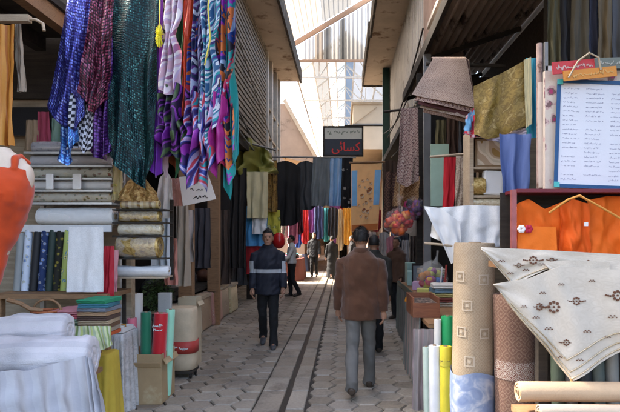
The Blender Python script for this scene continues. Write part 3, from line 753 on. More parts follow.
    if skirt: tr.loft([ring(z, rx, ry) for z, rx, ry in ((.06, .24, .22), (.4, .22, .19), (.75, .20, .15), (.95, .17, .125), (1.0, .15, .11))])
    else:
        tr.loft([ring(z, rx, ry) for z, rx, ry in ((.80, .150, .105), (.88, .172, .125), (.98, .165, .115), (1.02, .155, .105))])
        for s in (-1, 1):
            hip, knee, ank, t = legs[s]; e = ank * .985 + knee * .015 - Vector((0, -.01, .05))
            tr.tube([q(hip + Vector((0, 0, .02))), q(hip * .55 + knee * .45), q(knee + Vector((0, .008, 0))), q(knee * .5 + ank * .5 - Vector((0, .012, 0))), q(ank + Vector((0, -.005, .03))), q(e)], [.094 * S, .082 * S, .068 * S, .063 * S, .062 * S, .066 * S], 16)
    tr.build('skirt' if skirt else 'trousers', trouser, root, local=True, remesh=vox, smooth_it=3, noise_amp=.011 * S)
    for s in (-1, 1):
        hip, knee, ank, t = legs[s]; dz = .07 * min(0, t)
        pts = [ank + Vector((0, -.07, -.040)), ank + Vector((0, -.03, -.036)), ank + Vector((0, .05, -.038 + dz * .4)), ank + Vector((0, .13, -.05 + dz)), ank + Vector((0, .175, -.056 + dz * 1.4))]
        MB().tube([q(p) for p in pts], [.032 * S, .044 * S, .046 * S, .04 * S, .022 * S], 14).build('shoe', mat('shoe %.3f %.3f %.3f' % shoe, shoe, uv=False, rough=.4), root, local=True, remesh=.008, smooth_it=2)
    # upper garment
    j = MB(); hem = .77 if top_kind == 'jacket' else .93
    kx = 1.08 if top_kind == 'jacket' else 1.0
    j.loft([ring(z, rx * kx * wide, ry * kx, y) for z, rx, ry, y in ((hem, .192, .138, 0), (hem + .12, .186, .132, 0), (1.06, .176, .122, 0), (1.22, .190, .128, -.004), (1.33, .190, .122, -.01), (1.395, .172, .106, -.012), (1.445, .112, .086, -.008), (1.49, .068, .07, .0), (1.515, .066, .068, .003))])
    for s in (-1, 1):
        sh, e, wr, t2 = arms[s]; hd = Vector((0, sin(t2), -cos(t2)))
        sl = .066 if top_kind == 'jacket' else .058
        j.tube([q(sh + Vector((-s * .035, 0, .0))), q(sh + Vector((s * .004, 0, -.02))), q((sh + e) / 2), q(e), q(e * .5 + wr * .5), q(wr - hd * .0)], [sl * .92 * S, sl * 1.06 * S, sl * 1.06 * S, sl * .96 * S, sl * .88 * S, sl * .76 * S], 16)
    j.build('jacket' if top_kind == 'jacket' else top_kind, top, root, local=True, remesh=vox, smooth_it=3, noise_amp=.015 * S)
    if top_kind == 'jacket':
        MB().loft([ring(z, rx, ry, y) for z, rx, ry, y in ((1.445, .088, .088, -.004), (1.455, .094, .094, -.006), (1.50, .080, .082, -.004), (1.515, .074, .078, -.002), (1.505, .068, .07, 0), (1.455, .07, .07, 0))], cap=False).build('collar', top, root, local=True)
    return root
m_suede = mat('brown suede', (.078, .031, .014), uv=False, rough=.9, var=.45, vscale=5, bump=.4, bscale=140, sheen=.25, dirt=((.10, .044, .025), 6, .6))
m_gtr = mat('grey trousers', (.125, .12, .112), uv=False, rough=.9, var=.25)
m_btr = mat('black trousers', (.013, .013, .014), uv=False, rough=.85, var=.3)
def navy_jacket():
    m = mat('navy jacket', (.012, .014, .024), uv=False, rough=.7, var=.3); nt = m.node_tree; b = nt.nodes['Principled BSDF']
    src = b.inputs['Base Color'].links[0].from_socket
    sp = N(nt, 'SeparateXYZ', {0: N(nt, 'TexCoord').outputs['Object']}); x = mth(nt, 'ABSOLUTE', sp.outputs[0]); z = sp.outputs[2]
    def band(s, a, b_): return mth(nt, 'MULTIPLY', mth(nt, 'GREATER_THAN', s, a), mth(nt, 'LESS_THAN', s, b_))
    chest = mth(nt, 'MULTIPLY', band(z, 1.085, 1.14), mth(nt, 'LESS_THAN', x, .195))
    sl = mth(nt, 'MULTIPLY', band(z, 1.085, 1.26), mth(nt, 'GREATER_THAN', x, .205))
    col = mixc(nt, mth(nt, 'MAXIMUM', chest, sl), src, (.42, .44, .46))
    nt.links.new(col, b.inputs['Base Color']); return m
m_navy = navy_jacket()
person('man in brown suede jacket and grey trousers walking away up the lane', 361, 5.55, 1.71, -.05, m_suede, m_gtr, stride=.27, lead=1, arm_l=(.10, .20, .16), arm_r=(-.14, .28, .14), vox=.008, face=False, wide=1.06)
person('man in navy jacket with white chest stripe and black trousers', 268, 7.75, 1.70, pi + .08, m_navy, m_btr, stride=.16, lead=-1, arm_l=(.08, .35, .14), arm_r=(-.05, .3, .14), vox=.008, face=True, shoe=(.06, .06, .065))
person('person in dark clothes walking just beyond the brown jacketed man', 374, 7.3, 1.62, .05, mat('dark olive coat', (.03, .027, .022), uv=False, rough=.85), m_btr, stride=.2, lead=1, vox=.012, face=False)
person('person in white shirt and black trousers with arm reaching out', 291.5, 14.2, 1.62, pi * .6, mat('white shirt', (.62, .60, .58), uv=False, rough=.8), m_btr, 'shirt', stride=.06, arm_l=(.5, .5, .2), arm_r=(.2, .5, .1), vox=.014)
person('man in black suit standing in the middle of the far lane', 314, 21, 1.74, pi, mat('black suit', (.014, .014, .016), uv=False, rough=.8), m_btr, stride=.05, vox=.016)
M_GREYC = mat('grey coat', (.20, .21, .23), uv=False, rough=.85)
person('woman in long black coat near the drain in the far lane', 332, 20, 1.60, pi * .1, mat('black wool', (.010, .010, .011), uv=False, rough=.85), m_btr, stride=.05, vox=.016, face=False, skirt=True, hair=mat('black headscarf', (.012, .012, .014), uv=False, rough=.8))
person('person in black coat among the far right blouses', 352, 19, 1.62, pi * .5, mat('black far coat', (.016, .015, .017), uv=False, rough=.85), m_btr, stride=.1, vox=.016)
person('shopkeeper in brown jacket standing by the green table', 397, 10.4, 1.58, pi * .75, mat('shopkeeper brown', (.11, .06, .04), uv=False, rough=.85), m_btr, stride=.03, vox=.014)
# red balloon by the navy jacketed man
RBN = thing('balloon', 'red balloon floating beside the head of the navy jacketed man', 'balloon', (X(279, 8.3), 8.3, Z(249, 8.3)))
MB().ball((X(279, 8.3), 8.3, Z(241, 8.3)), (.10, .10, .135), 20, 14, fn=lambda d: 1 - .12 * max(0, -d.z) ** 2).build('bulb', mat('red rubber', (.38, .012, .012), uv=False, rough=.25, bump=0), RBN)
MB().tube([(X(279, 8.3), 8.3, Z(249, 8.3)), (X(279.5, 8.3), 8.3, .9)], .004, 6).build('string', m_pale, RBN)

# ================================================================== left stall
# ---- goods materials
m_tulle = mat('white tulle', [(.60, .565, .58), (.53, .505, .525), (.62, .59, .60), (.565, .54, .555), (.60, .575, .585)], 'vstripe', scale=5.3, rough=.75, var=.2, bump=.5, bscale=120, sheen=.3)
m_goldb = mat('gold brocade', [(.16, .085, .02), (.50, .33, .10), (.72, .55, .25)], 'brocade', scale=28, rough=.38, metal=.35, bump=.5)
m_goldc = mat('cream gold brocade', [(.42, .32, .17), (.70, .60, .40), (.80, .74, .58)], 'brocade', scale=30, rough=.4, metal=.15, bump=.5)
m_golds = mat('gold stripe brocade', [(.5, .36, .12), (.62, .50, .26), (.28, .17, .05), (.7, .6, .36)], 'ustripe', scale=9, rough=.4, metal=.25)
m_silver = mat('silver dotted sheer', [(.70, .70, .74), (.30, .31, .36), (.52, .52, .58), (.45, .46, .52)], 'floral', scale=34, rough=.25, metal=.5)
m_flor = mat('brown floral print', [(.50, .44, .32), (.16, .08, .05), (.10, .16, .05), (.42, .22, .12)], 'floral', scale=26, rough=.5)
m_flor2 = mat('green brown floral print', [(.60, .58, .46), (.10, .18, .06), (.30, .12, .08), (.18, .2, .1)], 'floral', scale=22, rough=.5)
m_white = mat('white cotton', (.78, .77, .75), 'plain', rough=.85, var=.08, bump=.25)
m_lacew = mat('white lace', [(.84, .83, .81), (.75, .74, .72), (.82, .81, .79)], 'lace', scale=60, rough=.8, var=.1)
m_plast = film('clear plastic wrap', clear=.62)
m_wrap = film('thin plastic wrap', clear=.80, rough=.08)
m_chrome = mat('shelf steel', (.55, .55, .56), uv=False, rough=.35, metal=.7, var=.2)

# ---- shelf rack with horizontal rolls and a bench with upright rolls
Y = 5.0
RK = thing('display_shelf', 'pale steel shelf rack holding horizontal fabric rolls behind the orange dress', 'shelf', (X(72, Y), 5.1, 0))
for px in (30, 113): MB().box(X(px, Y) - .02, X(px, Y) + .02, 5.2, 5.24, 0, Z(138, Y)).build('upright', m_chrome, RK)
for py in (153, 166, 178.5, 190.5, 203, 225): MB().box(X(28, Y), X(115, Y), 4.93, 5.22, Z(py, Y) - .018, Z(py, Y)).build('shelf_board', m_chrome if py < 220 else m_pale, RK)
MB().box(X(27.5, Y), X(115.5, Y), 4.90, 4.925, Z(232, Y), Z(225, Y)).build('shelf_lip', mat('white shelf lip', (.7, .7, .7), uv=False, rough=.4), RK)
rolls = [(153, 32, 112, .052, m_silver, 'silver dotted sheer roll on the top shelf of the rack'),
         (166, 31, 112, .050, mat('grey white sheer', (.62, .63, .68), rough=.35, var=.2), 'plain grey white sheer roll just under the silver dotted roll'),
         (178.5, 31, 112, .050, m_flor2, 'roll with green and brown floral print behind the white glare patches'),
         (190.5, 32, 111, .047, mat('pearl sheer', (.76, .75, .74), rough=.3, var=.15), 'pearl white sheer roll between two floral rolls on the rack'),
         (203, 31, 112, .050, m_flor, 'roll with dark brown floral print above the big white roll'),
         (225, 38, 114, .078, m_white, 'thick plain white roll on the lowest shelf of the rack')]
for py, a, b, r, m, lab in rolls:
    z = Z(py, Y) + r + .002
    o = roll('fabric_roll', lab, 'fabric roll', (X(a, Y), 5.03, z), (X(b, Y), 5.03, z), r, m, 'horizontal fabric rolls on the steel rack')
    roll('plastic_wrap', None, None, (X(a + 2, Y), 5.03, z + .004), (X(b - 3, Y), 5.03, z + .004), r * 1.05, m_wrap, core=False, lump=.16, parent=o)
for k, (px, w_) in enumerate(((52, 7), (79, 8))):  # white slabs stand in for two bright glare spots on the rolls
    tag(MB().box(X(px - w_ / 2, 4.95), X(px + w_ / 2, 4.95), 4.9, 4.925, Z(190.3, Y), Z(175, Y)).build('glare_patch', mat('painted white glare', (.92, .92, .90), uv=False, rough=.3), bev=.006),
        ('narrower white glare patch against the floral roll nearer the orange dress', 'wider white glare patch against the floral roll nearer the gold rolls')[k], 'packet', 'white glare patches on the roll rack')
BN = thing('display_bench', 'timber bench under the upright bolts of cloth', 'bench', (X(60, 4.8), 4.9, 0))
MB().box(X(4, 4.8), X(116, 4.8), 4.62, 5.15, Z(292, 4.8) - .04, Z(292, 4.8)).build('bench_top', m_wood, BN)
for px in (8, 112): MB().box(X(px, 4.8) - .03, X(px, 4.8) + .03, 4.66, 4.72, 0, Z(292, 4.8) - .042).build('leg', m_wood, BN)
bolts = [(13, 233, (.30, .31, .30), 'plain', 'grey'), (21, 230, (.55, .62, .72), 'blue', 'pale blue floral'), (29.5, 232, (.02, .02, .022), 'plain', 'black'),
         (37.5, 231, (.05, .09, .2), 'blue2', 'navy flowered'), (45.5, 230, (.03, .05, .04), 'plain', 'bottle green'), (53, 231, (.2, .15, .03), 'gold', 'black and gold leaf'),
         (60.5, 230, (.3, .4, .05), 'lime', 'lime flowered'), (67, 231, (.02, .09, .32), 'plain', 'royal blue')]
for px, py, c, kd, nm in bolts:
    m = pl(c, rough=.6) if kd == 'plain' else {'blue': mat('bolt pale', [(.6, .66, .76), (.08, .15, .4), (.3, .4, .6), (.5, .5, .4)], 'floral', scale=20),
        'blue2': mat('bolt navy', [(.02, .04, .12), (.5, .6, .8), (.1, .2, .5), (.3, .3, .3)], 'floral', scale=22), 'gold': mat('bolt gold', [(.02, .02, .015), (.5, .35, .06), (.25, .2, .03), (.1, .1, .02)], 'floral', scale=24),
        'lime': mat('bolt lime', [(.42, .5, .14), (.05, .12, .1), (.75, .7, .2), (.1, .25, .35)], 'floral', scale=18)}[kd]
    roll('cloth_bolt', nm + ' bolt of cloth standing upright on the bench', 'cloth bolt', (X(px, 4.8), 4.86, Z(292, 4.8) + .002), (X(px, 4.8) + RN.uniform(-.01, .01), 4.93, Z(py, 4.8)), .034, m, 'upright cloth bolts on the bench', seg=18)
hang('lace_cloth', 'white lace cloth hanging flat below the steel roll rack', 'cloth', (69, 103, 227), (67, 103, 292), 4.6, m_lacew, folds=2, amp=.008)
hang('hanging_cloth', 'narrow crimson cloth hanging beside the white lace cloth', 'cloth', (104, 114, 246), (97, 113, 300), 4.68, pl((.42, .015, .03), rough=.6), folds=1.5, amp=.015)
hang('hanging_cloth', 'small rose pink cloth hanging under the gold rolls', 'cloth', (106, 118, 250), (103, 116, 292), 4.72, pl((.62, .28, .30), rough=.6), folds=1.5, amp=.02)
# clutter high on the partition
for px, py0, py1, c, nm in ((44, 150, 112, (.45, .08, .14), 'small pink'), (58, 150, 118, (.25, .42, .34), 'small mint'), (32, 150, 120, (.4, .3, .2), 'small tan'), (68, 150, 122, (.5, .5, .55), 'small silver grey')):
    hang('hanging_scarf', nm + ' scarf hanging on the partition above the roll rack', 'scarf', (px - 6, px + 5, py1), (px - 8, px + 7, py0), 5.25, pl(c), folds=2, amp=.015, group='small scarves above the roll rack', nu=20, nv=14)

# ---- gold fabric stand
Y = 4.9
GS = thing('display_shelf', 'narrow dark rack of gold and cream brocade rolls', 'shelf', (X(138, Y), 5.0, 0))
for px, zb in ((113.5, 0), (163.5, Z(282, Y))): MB().box(X(px, Y) - .015, X(px, Y) + .015, 5.12, 5.15, zb, Z(198, Y)).build('upright', m_darkw, GS)
gold = [(209, .042, m_golds, 'brown and gold striped roll at the top of the gold stand', 119, 157), (222, .05, m_goldb, 'dark gold brocade roll second from the top of the gold stand', 118, 158), (235.5, .055, m_goldc, 'cream and gold brocade roll above the thickest gold roll', 117, 160),
        (258, .10, m_goldb, 'thickest gold brocade roll low on the gold stand', 116, 158), (277, .05, m_plast, 'roll wrapped in crinkled clear plastic under the gold rolls', 114, 166)]
for py, r, m, lab, a, b in gold:
    z = Z(py, Y) + r + .002
    MB().box(X(112, Y), X(165, Y), 4.9, 5.12, Z(py, Y) - .014, Z(py, Y)).build('shelf_board', m_pale if py > 265 else m_darkw, GS)
    if m is m_plast:
        o = roll('fabric_roll', lab, 'fabric roll', (X(a, Y), 4.97, z), (X(b, Y), 4.97, z), r * .8, m_white, 'brocade rolls on the gold stand')
        roll('plastic_wrap', None, None, (X(a - 1, Y), 4.97, z), (X(b + 1, Y), 4.97, z), r, m_plast, core=False, lump=.25, parent=o)
    else:
        o = roll('fabric_roll', lab, 'fabric roll', (X(a, Y), 4.97, z), (X(b, Y), 4.97, z), r, m, 'brocade rolls on the gold stand', lump=.07)
        roll('plastic_wrap', None, None, (X(a + 1, Y), 4.97, z + .003), (X(b - 2, Y), 4.97, z + .003), r * 1.06, m_wrap, core=False, lump=.2, parent=o)
hang('brocade_cloth', 'gold brocade cloth draped to a peak on top of the gold stand', 'cloth', [(119, 193), (128, 181), (138, 173), (147, 181), (156, 192)], [(117, 201), (138, 201), (158, 201)], 4.9, mat('bronze brocade', [(.10, .045, .02), (.38, .22, .07), (.62, .46, .2)], 'brocade', scale=30, rough=.4, metal=.3), folds=3, amp=.02)
hang('hanging_cloth', 'cream cloth with gold flowers hanging left of the brocade peak', 'cloth', (113, 122, 160), (112, 123, 200), 4.95, mat('cream gold flowers', [(.55, .47, .25), (.3, .35, .08), (.7, .6, .2), (.5, .4, .2)], 'floral', scale=24), folds=1.5, amp=.02)
# ---- clothes and goods just behind the scarves
hang('hanging_cloth', 'white cotton cloth with blue shade hanging behind the gold stand', 'cloth', (153, 172, 196), (152, 172, 268), 5.5, mat('pale blue white', (.60, .66, .72)), folds=2.5, amp=.035)
hang('hanging_cloth', 'short plain white cloth hanging against the bluish white one', 'cloth', [(160, 178), (166, 170), (172, 180)], (154, 173, 218), 5.3, m_white, folds=2, amp=.03)
hang('hanging_cloth', 'salmon pink cloth hanging above the cream bale', 'cloth', (165, 177, 238), (164, 178, 285), 5.8, mat('salmon pink', (.55, .24, .19)), folds=2, amp=.03)
hang('hanging_cloth', 'beige cloth hanging between the salmon cloth and the timber pillar', 'cloth', (176, 188, 205), (175, 189, 286), 6.4, mat('beige cloth', (.36, .30, .23)), folds=2, amp=.04)
hang('hanging_cloth', 'dusty rose panel beside the white paper notice', 'cloth', (168, 182, 178), (171, 184, 206), 5.6, mat('dusty rose print', [(.45, .22, .18), (.6, .45, .38), (.3, .1, .1), (.5, .3, .25)], 'floral', scale=20), folds=1, amp=.01)
NT_ = thing('paper_notice', 'white paper notice with handwriting hanging under the striped scarves', 'notice', (X(196, 5.5), 5.5, Z(205, 5.5)))
pts = [(X(179, 5.5), Z(177, 5.5)), (X(183, 5.5), Z(206, 5.5)), (X(216, 5.5), Z(199, 5.5)), (X(208, 5.5), Z(174, 5.5))]
MB().prism(pts, 5.5, 5.512).build('sheet', mat('notice paper', (.80, .76, .72), uv=False, rough=.8, var=.05), NT_)
rr = random.Random(4); mb = MB()
squiggles(mb, X(194, 5.5), X(208, 5.5), Z(199, 5.5), .05, 5.5, rr, .009); squiggles(mb, X(190, 5.5), X(205, 5.5), Z(191, 5.5), .045, 5.5, rr, .006); squiggles(mb, X(186, 5.5), X(200, 5.5), Z(184, 5.5), .03, 5.5, rr, .005)
mb.build('handwriting', mat('black ink', (.02, .02, .025), uv=False, rough=.5), NT_)

# ---- hanging scarves on a rail
RL = thing('hanging_rail', 'steel rail high above from which the sequinned scarves hang', 'rail', (X(145, 4.6), 4.6, 3.7))
MB().tube([(X(28, 4.6), 4.62, 3.78), (X(246, 4.6), 4.62, 3.78)], .018, 10).build('bar', m_steel, RL)
for px in (36, 140, 240): MB().beam((X(px, 4.6), 4.62, 3.79), (X(px, 4.6) - .35, 5.3, 4.1), .03).build('bracket', m_steel, RL)
TOP = -18
m_seqb = mat('blue violet sequins', [(.03, .025, .14), (.06, .06, .36), (.16, .20, .66), (.45, .52, .92)], 'sequin', sx=2.0, scale=38, rough=.3, metal=.45, bump=.6)
m_seqc = mat('bright blue sequins', [(.05, .10, .35), (.10, .35, .75), (.55, .7, .95)], 'sequin', sx=2.0, scale=38, rough=.3, metal=.4, bump=.6)
m_chk = mat('black white check', [(.01, .01, .02), (.62, .63, .72)], 'check', sx=1.7, scale=36, rough=.5)
m_seqr = mat('wine sequins', [(.02, .004, .012), (.10, .012, .03), (.28, .05, .11), (.45, .22, .32)], 'sequin', sx=2.0, scale=36, rough=.35, metal=.35, bump=.6)
m_seqp = mat('purple sequins', [(.03, .008, .06), (.12, .03, .22), (.30, .12, .40)], 'sequin', sx=2.0, scale=36, rough=.3, metal=.4, bump=.6)
m_teal = mat('teal sequins', [(.001, .010, .012), (.002, .020, .024), (.008, .065, .068), (.10, .30, .28)], 'sequin', sx=2.0, scale=46, rough=.35, metal=.4, bump=.7)
g = 'scarves hanging in a row over the left stall'
hang('sequin_scarf', 'deep blue violet sequin scarf outermost beside the dark ceiling', 'scarf', (70, 96, TOP), [(48, 104), (60, 124), (72, 132), (84, 112)], 4.45, m_seqb, g, folds=1, amp=.045, nu=40)
hang('sequin_scarf', 'bright blue sequin scarf end peeking below the blue violet one', 'scarf', (60, 76, 90), [(60, 160), (66, 166), (72, 156), (76, 140)], 4.5, m_seqc, g, folds=1.5, amp=.04)
hang('checked_scarf', 'black and white checked scarf among the sequin scarves', 'scarf', (84, 104, TOP), [(68, 150), (78, 146), (86, 154), (98, 144)], 4.50, m_chk, g, folds=1.2, amp=.045)
hang('sequin_scarf', 'wine red sequin scarf with dark gathered middle', 'scarf', (96, 114, TOP), [(76, 92), (88, 110), (98, 114), (106, 98)], 4.40, m_seqr, g, folds=1.2, amp=.045)
hang('sequin_scarf', 'purple sequin scarf hanging long beside the teal cloth', 'scarf', (102, 118, TOP), [(86, 150), (96, 158), (104, 160), (110, 150)], 4.5, m_seqp, g, folds=2, amp=.05)
hang('sequin_cloth', 'wide dark teal sequin cloth hanging over the gold stand', 'cloth', (114, 160, TOP), [(102, 150), (116, 164), (132, 182), (146, 190), (155, 160)], 4.45, m_teal, g, folds=1.6, amp=.055, nu=60, nv=44)
hang('plain_scarf', 'deep violet satin scarf right beside the teal cloth', 'scarf', (158, 163, TOP), [(151, 170), (156, 178), (162, 170)], 4.48, mat('violet satin', (.16, .02, .34), rough=.3, var=.3, sheen=.3), g, folds=2, amp=.025)
SW = dict(rough=.45, sx=1.0, sy=.42)
m_pinks = mat('pink white swirl', [(.55, .36, .44), (.68, .60, .64), (.32, .14, .26), (.70, .66, .66), (.50, .40, .55)], 'swirl', scale=8, **SW)
m_mult = mat('jewel swirl', [(.04, .02, .10), (.28, .04, .36), (.02, .25, .30), (.45, .05, .08), (.40, .35, .55), (.03, .05, .25)], 'swirl', scale=7, distort=9, **SW)
m_swb = mat('blue white swirl', [(.40, .50, .62), (.03, .10, .22), (.60, .66, .72), (.03, .22, .28), (.64, .67, .72), (.06, .06, .22), (.02, .30, .34)], 'swirl', scale=8, distort=7, **SW)
m_patch = mat('jewel patches', [(.02, .28, .28), (.30, .03, .38), (.02, .05, .22), (.60, .16, .04), (.02, .02, .03), (.34, .45, .62), (.45, .03, .10)], 'cells', scale=13, rough=.45, sy=.6)
m_dviol = mat('dark violet swirl', [(.02, .01, .04), (.16, .02, .26), (.02, .03, .06), (.06, .10, .04), (.03, .02, .05), (.20, .04, .30)], 'swirl', scale=7, distort=8, **SW)
m_zeb = mat('red navy swirl', [(.02, .03, .15), (.42, .03, .04), (.03, .02, .08), (.03, .06, .3), (.50, .10, .02)], 'swirl', scale=8, distort=5, **SW)
m_bw = mat('navy white zebra', [(.015, .02, .06), (.52, .54, .62), (.02, .03, .10), (.30, .34, .48), (.10, .02, .16)], 'swirl', scale=11, distort=8, **SW)
m_leaf = mat('leaf green scarf', (.02, .085, .03), var=.4)
PT = lambda x0, x1, y, d: [(x0, y - d), (x0 * .6 + x1 * .4, y), (x1, y - d * 1.3)]
row = [('swirl_scarf', 'pink and white swirled scarf next to the yellow tassel', 170, 181, PT(161, 178, 96, 6), 4.40, m_pinks, 2.5, .045),
 ('patterned_scarf', 'dark violet scarf bunched under the pink and white scarf', None, [(160, 96), (168, 86), (180, 84), (190, 92)], [(158, 142), (164, 160), (172, 150), (180, 166), (186, 138)], 4.42, m_dviol, 3.5, .06),
 ('plain_scarf', 'long bottle green scarf among the swirled scarves', 180, 190, PT(172, 187, 180, 26), 4.53, m_leaf, 1.5, .04),
 ('plain_scarf', 'narrow orange red scarf slanting beside the bottle green one', 188, 194, PT(177, 186, 132, 12), 4.47, mat('orange red satin', (.50, .055, .02), rough=.35, var=.4), 1.5, .03),
 ('striped_scarf', 'red and navy swirled scarf behind the orange red one', 192, 201, PT(184, 197, 158, 16), 4.50, m_zeb, 2.5, .045),
 ('swirl_scarf', 'navy and white zebra scarf twisted at its middle', 197, 207, PT(190, 203, 128, 10), 4.44, m_bw, 2.5, .045),
 ('swirl_scarf', 'blue and white swirled scarf with thin yellow cord', 204, 217, PT(200, 219, 146, 18), 4.40, m_swb, 2.5, .05),
 ('patterned_scarf', 'purple and teal swirled scarf gathered at the front of the row', None, [(186, 104), (196, 92), (206, 94), (214, 102)], [(182, 168), (190, 190), (198, 176), (206, 192), (212, 160)], 4.38, m_mult, 3.5, .06),
 ('plain_scarf', 'magenta scarf end between purple and patchwork scarves', None, [(208, 96), (218, 92), (226, 98)], PT(206, 224, 178, 20), 4.41, mat('magenta satin', (.36, .03, .22), rough=.35, var=.5), 2.5, .05),
 ('plain_scarf', 'turquoise scarf with long pointed tip near the slatted wall', 224, 231, PT(222, 238, 200, 36), 4.55, mat('turquoise satin', (.01, .22, .22), rough=.4, var=.4), 2, .045),
 ('patterned_scarf', 'jewel coloured patchwork scarf last in the row against the slatted wall', 214, 233, [(208, 150), (214, 172), (222, 164), (230, 186), (238, 150)], 4.48, m_patch, 3.5, .06),
 ('plain_scarf', 'violet scarf tip hanging lowest before the paper notice', 196, 206, PT(188, 204, 186, 24), 4.56, mat('royal purple satin', (.12, .02, .30), rough=.35, var=.4), 2, .04),
 ('swirl_scarf', 'small pale pink scarf tip beside the deep violet satin', None, (162, 168, 130), [(161, 160), (165, 178), (169, 162)], 4.55, mat('pale pink scarf', (.62, .45, .50)), 1, .02),
 ('plain_scarf', 'short rust scarf end above the dusty rose panel', None, (171, 182, 130), [(170, 162), (176, 172), (184, 160)], 4.60, mat('rust scarf', (.30, .09, .04), var=.4), 1.5, .03)]
for nm, lab, a_, b_, c_, y_, m_, fo, am in row:
    if a_ is None: hang(nm, lab, 'scarf', b_, c_, y_, m_, g, folds=fo, amp=am, top_amp=.8, nu=40, nv=40, gather=(RN.uniform(.3, .6), RN.uniform(.2, .5)))
    else: hang(nm, lab, 'scarf', (a_ - 3, b_ + 3, TOP), c_, y_, m_, g, folds=fo, amp=am, top_amp=.6, nu=44, nv=60, gather=(RN.uniform(.45, .62), RN.uniform(.35, .65)))
# tassels and cords
TS = thing('tassel', 'fluffy yellow tassel hanging on its cord before the violet scarf', 'tassel', (X(159.5, 4.36), 4.36, Z(48, 4.36)))
mb = MB(); rr = random.Random(2); c = Vector((X(159.5, 4.36), 4.36, Z(36, 4.36)))
for k in range(150):
    d = Vector((rr.gauss(0, 1), rr.gauss(0, 1), rr.gauss(-.1, 1))).normalized(); e = c + Vector((d.x * .035, d.y * .035, d.z * .10))
    mb.tube([c + d * .004, e], [.004, .0015], 4, cap=False)
mb.build('fluff', mat('yellow fluff', (.72, .66, .04), rough=.9, var=.1), TS)
MB().tube([(X(160, 4.36), 4.37, 3.80), (X(159.5, 4.36), 4.36, Z(30, 4.36))], .005, 6).build('cord', mat('yellow cord', (.55, .48, .08)), TS)
tag(MB().tube([(X(210, 4.33), 4.34, 3.76), (X(208.5, 4.33), 4.32, Z(10, 4.33)), (X(211, 4.33), 4.31, Z(40, 4.33)), (X(205, 4.33), 4.32, Z(66, 4.33))], .006, 6).build('thin_cord', MATS['yellow cord']), 'thin loose yellow cord over the zebra swirl scarf', 'cord')

# ---- mannequin bust in an orange red dress
Y = 3.2; mx = X(0, Y)
MQ = thing('mannequin', 'headless cream mannequin bust in orange red dress on a pale stand', 'mannequin', (mx, Y, 0))
m_skin0 = mat('cream mannequin', (.66, .54, .42), uv=False, rough=.45, var=.1)
def tors(pad, rows):
    return [[Vector((mx - .20 * max(0, Z(205, Y) - z) + (rx + pad) * cos(2 * pi * k / 28), Y + (ry + pad) * sin(2 * pi * k / 28) * (1.0 if sin(2 * pi * k / 28) > 0 else fb) , z)) for k in range(28)] for z, rx, ry, fb in rows]
zt = Z(151, Y)
rows = [(Z(300, Y), .06, .055, 1), (Z(275, Y), .085, .075, 1), (Z(248, Y), .108, .09, 1), (Z(225, Y), .142, .115, 1.05), (Z(208, Y), .168, .125, 1.3), (Z(196, Y), .182, .13, 1.65), (Z(182, Y), .184, .12, 1.5), (Z(170, Y), .18, .105, 1.1), (Z(160, Y), .15, .085, 1), (Z(153, Y), .09, .065, 1), (zt, .065, .06, 1), (zt + .02, .058, .055, 1)]
MB().loft(tors(0, rows)).ball((mx + .168, Y, Z(178, Y)), (.032, .048, .085)).ball((mx - .168, Y, Z(178, Y)), (.032, .048, .085)).build('torso', m_skin0, MQ, remesh=.008, smooth_it=4)
dr = [r for r in rows if r[0] < Z(163, Y)]
mb = MB(); mb.loft(tors(.009, dr))
for sx_ in (-.07, .085): mb.ball((mx + sx_, Y - .10, Z(195, Y)), (.085, .075, .085))
for sx_ in (-.12, .135): mb.tube([(mx + sx_, Y - .085, Z(172, Y)), (mx + sx_ - .01, Y - .05, Z(160, Y)), (mx + sx_ * .9, Y + .0, Z(156.5, Y)), (mx + sx_, Y + .07, Z(163, Y))], .02, 10)
mb.build('dress', mat('orange red jersey', (.56, .058, .006), rough=.85, var=.3, vscale=9, bump=.5, bscale=300, sheen=.3), MQ, remesh=.007, smooth_it=3, noise_amp=.011)
MB().tube([(mx - .1, Y, 0), (mx - .1, Y, Z(298, Y))], .055, 16).build('stand', m_pale, MQ)
MB().tube([(mx - .1, Y, 0), (mx - .1, Y, .03)], .2, 20).build('base', m_steel, MQ)
# ---- ochre garment hanging on a timber rail, top left
tag(MB().beam((X(-30, 3.9), 3.9, Z(19, 3.9)), (X(30, 3.9), 3.9, Z(19, 3.9)), .05).tube([(X(28, 3.9), 3.9, Z(19, 3.9)), (X(36, 3.9), 3.9, Z(20, 3.9)), (X(43, 3.9), 3.9, Z(24, 3.9)), (X(44, 3.9), 3.9, Z(31, 3.9))], .012, 8).build('timber_rail', m_pale), 'pale timber rail with bent hook above the ochre garment', 'rail')
hang('ochre_garment', 'ochre striped garment hanging from the timber rail', 'garment', (-24, 15, 25), (-24, 14, 146), 3.88, mat('ochre stripe', [(.55, .22, .035), (.62, .28, .05), (.40, .13, .02), (.58, .26, .05), (.30, .09, .015)], 'ustripe', scale=11, rough=.5), folds=3, amp=.03)
hang('hanging_cloth', 'thin grey beige strip of cloth hanging beside the ochre garment', 'cloth', (15, 21, 24), (16, 25, 92), 4.0, mat('grey beige strip', (.34, .28, .21)), folds=1, amp=.02)

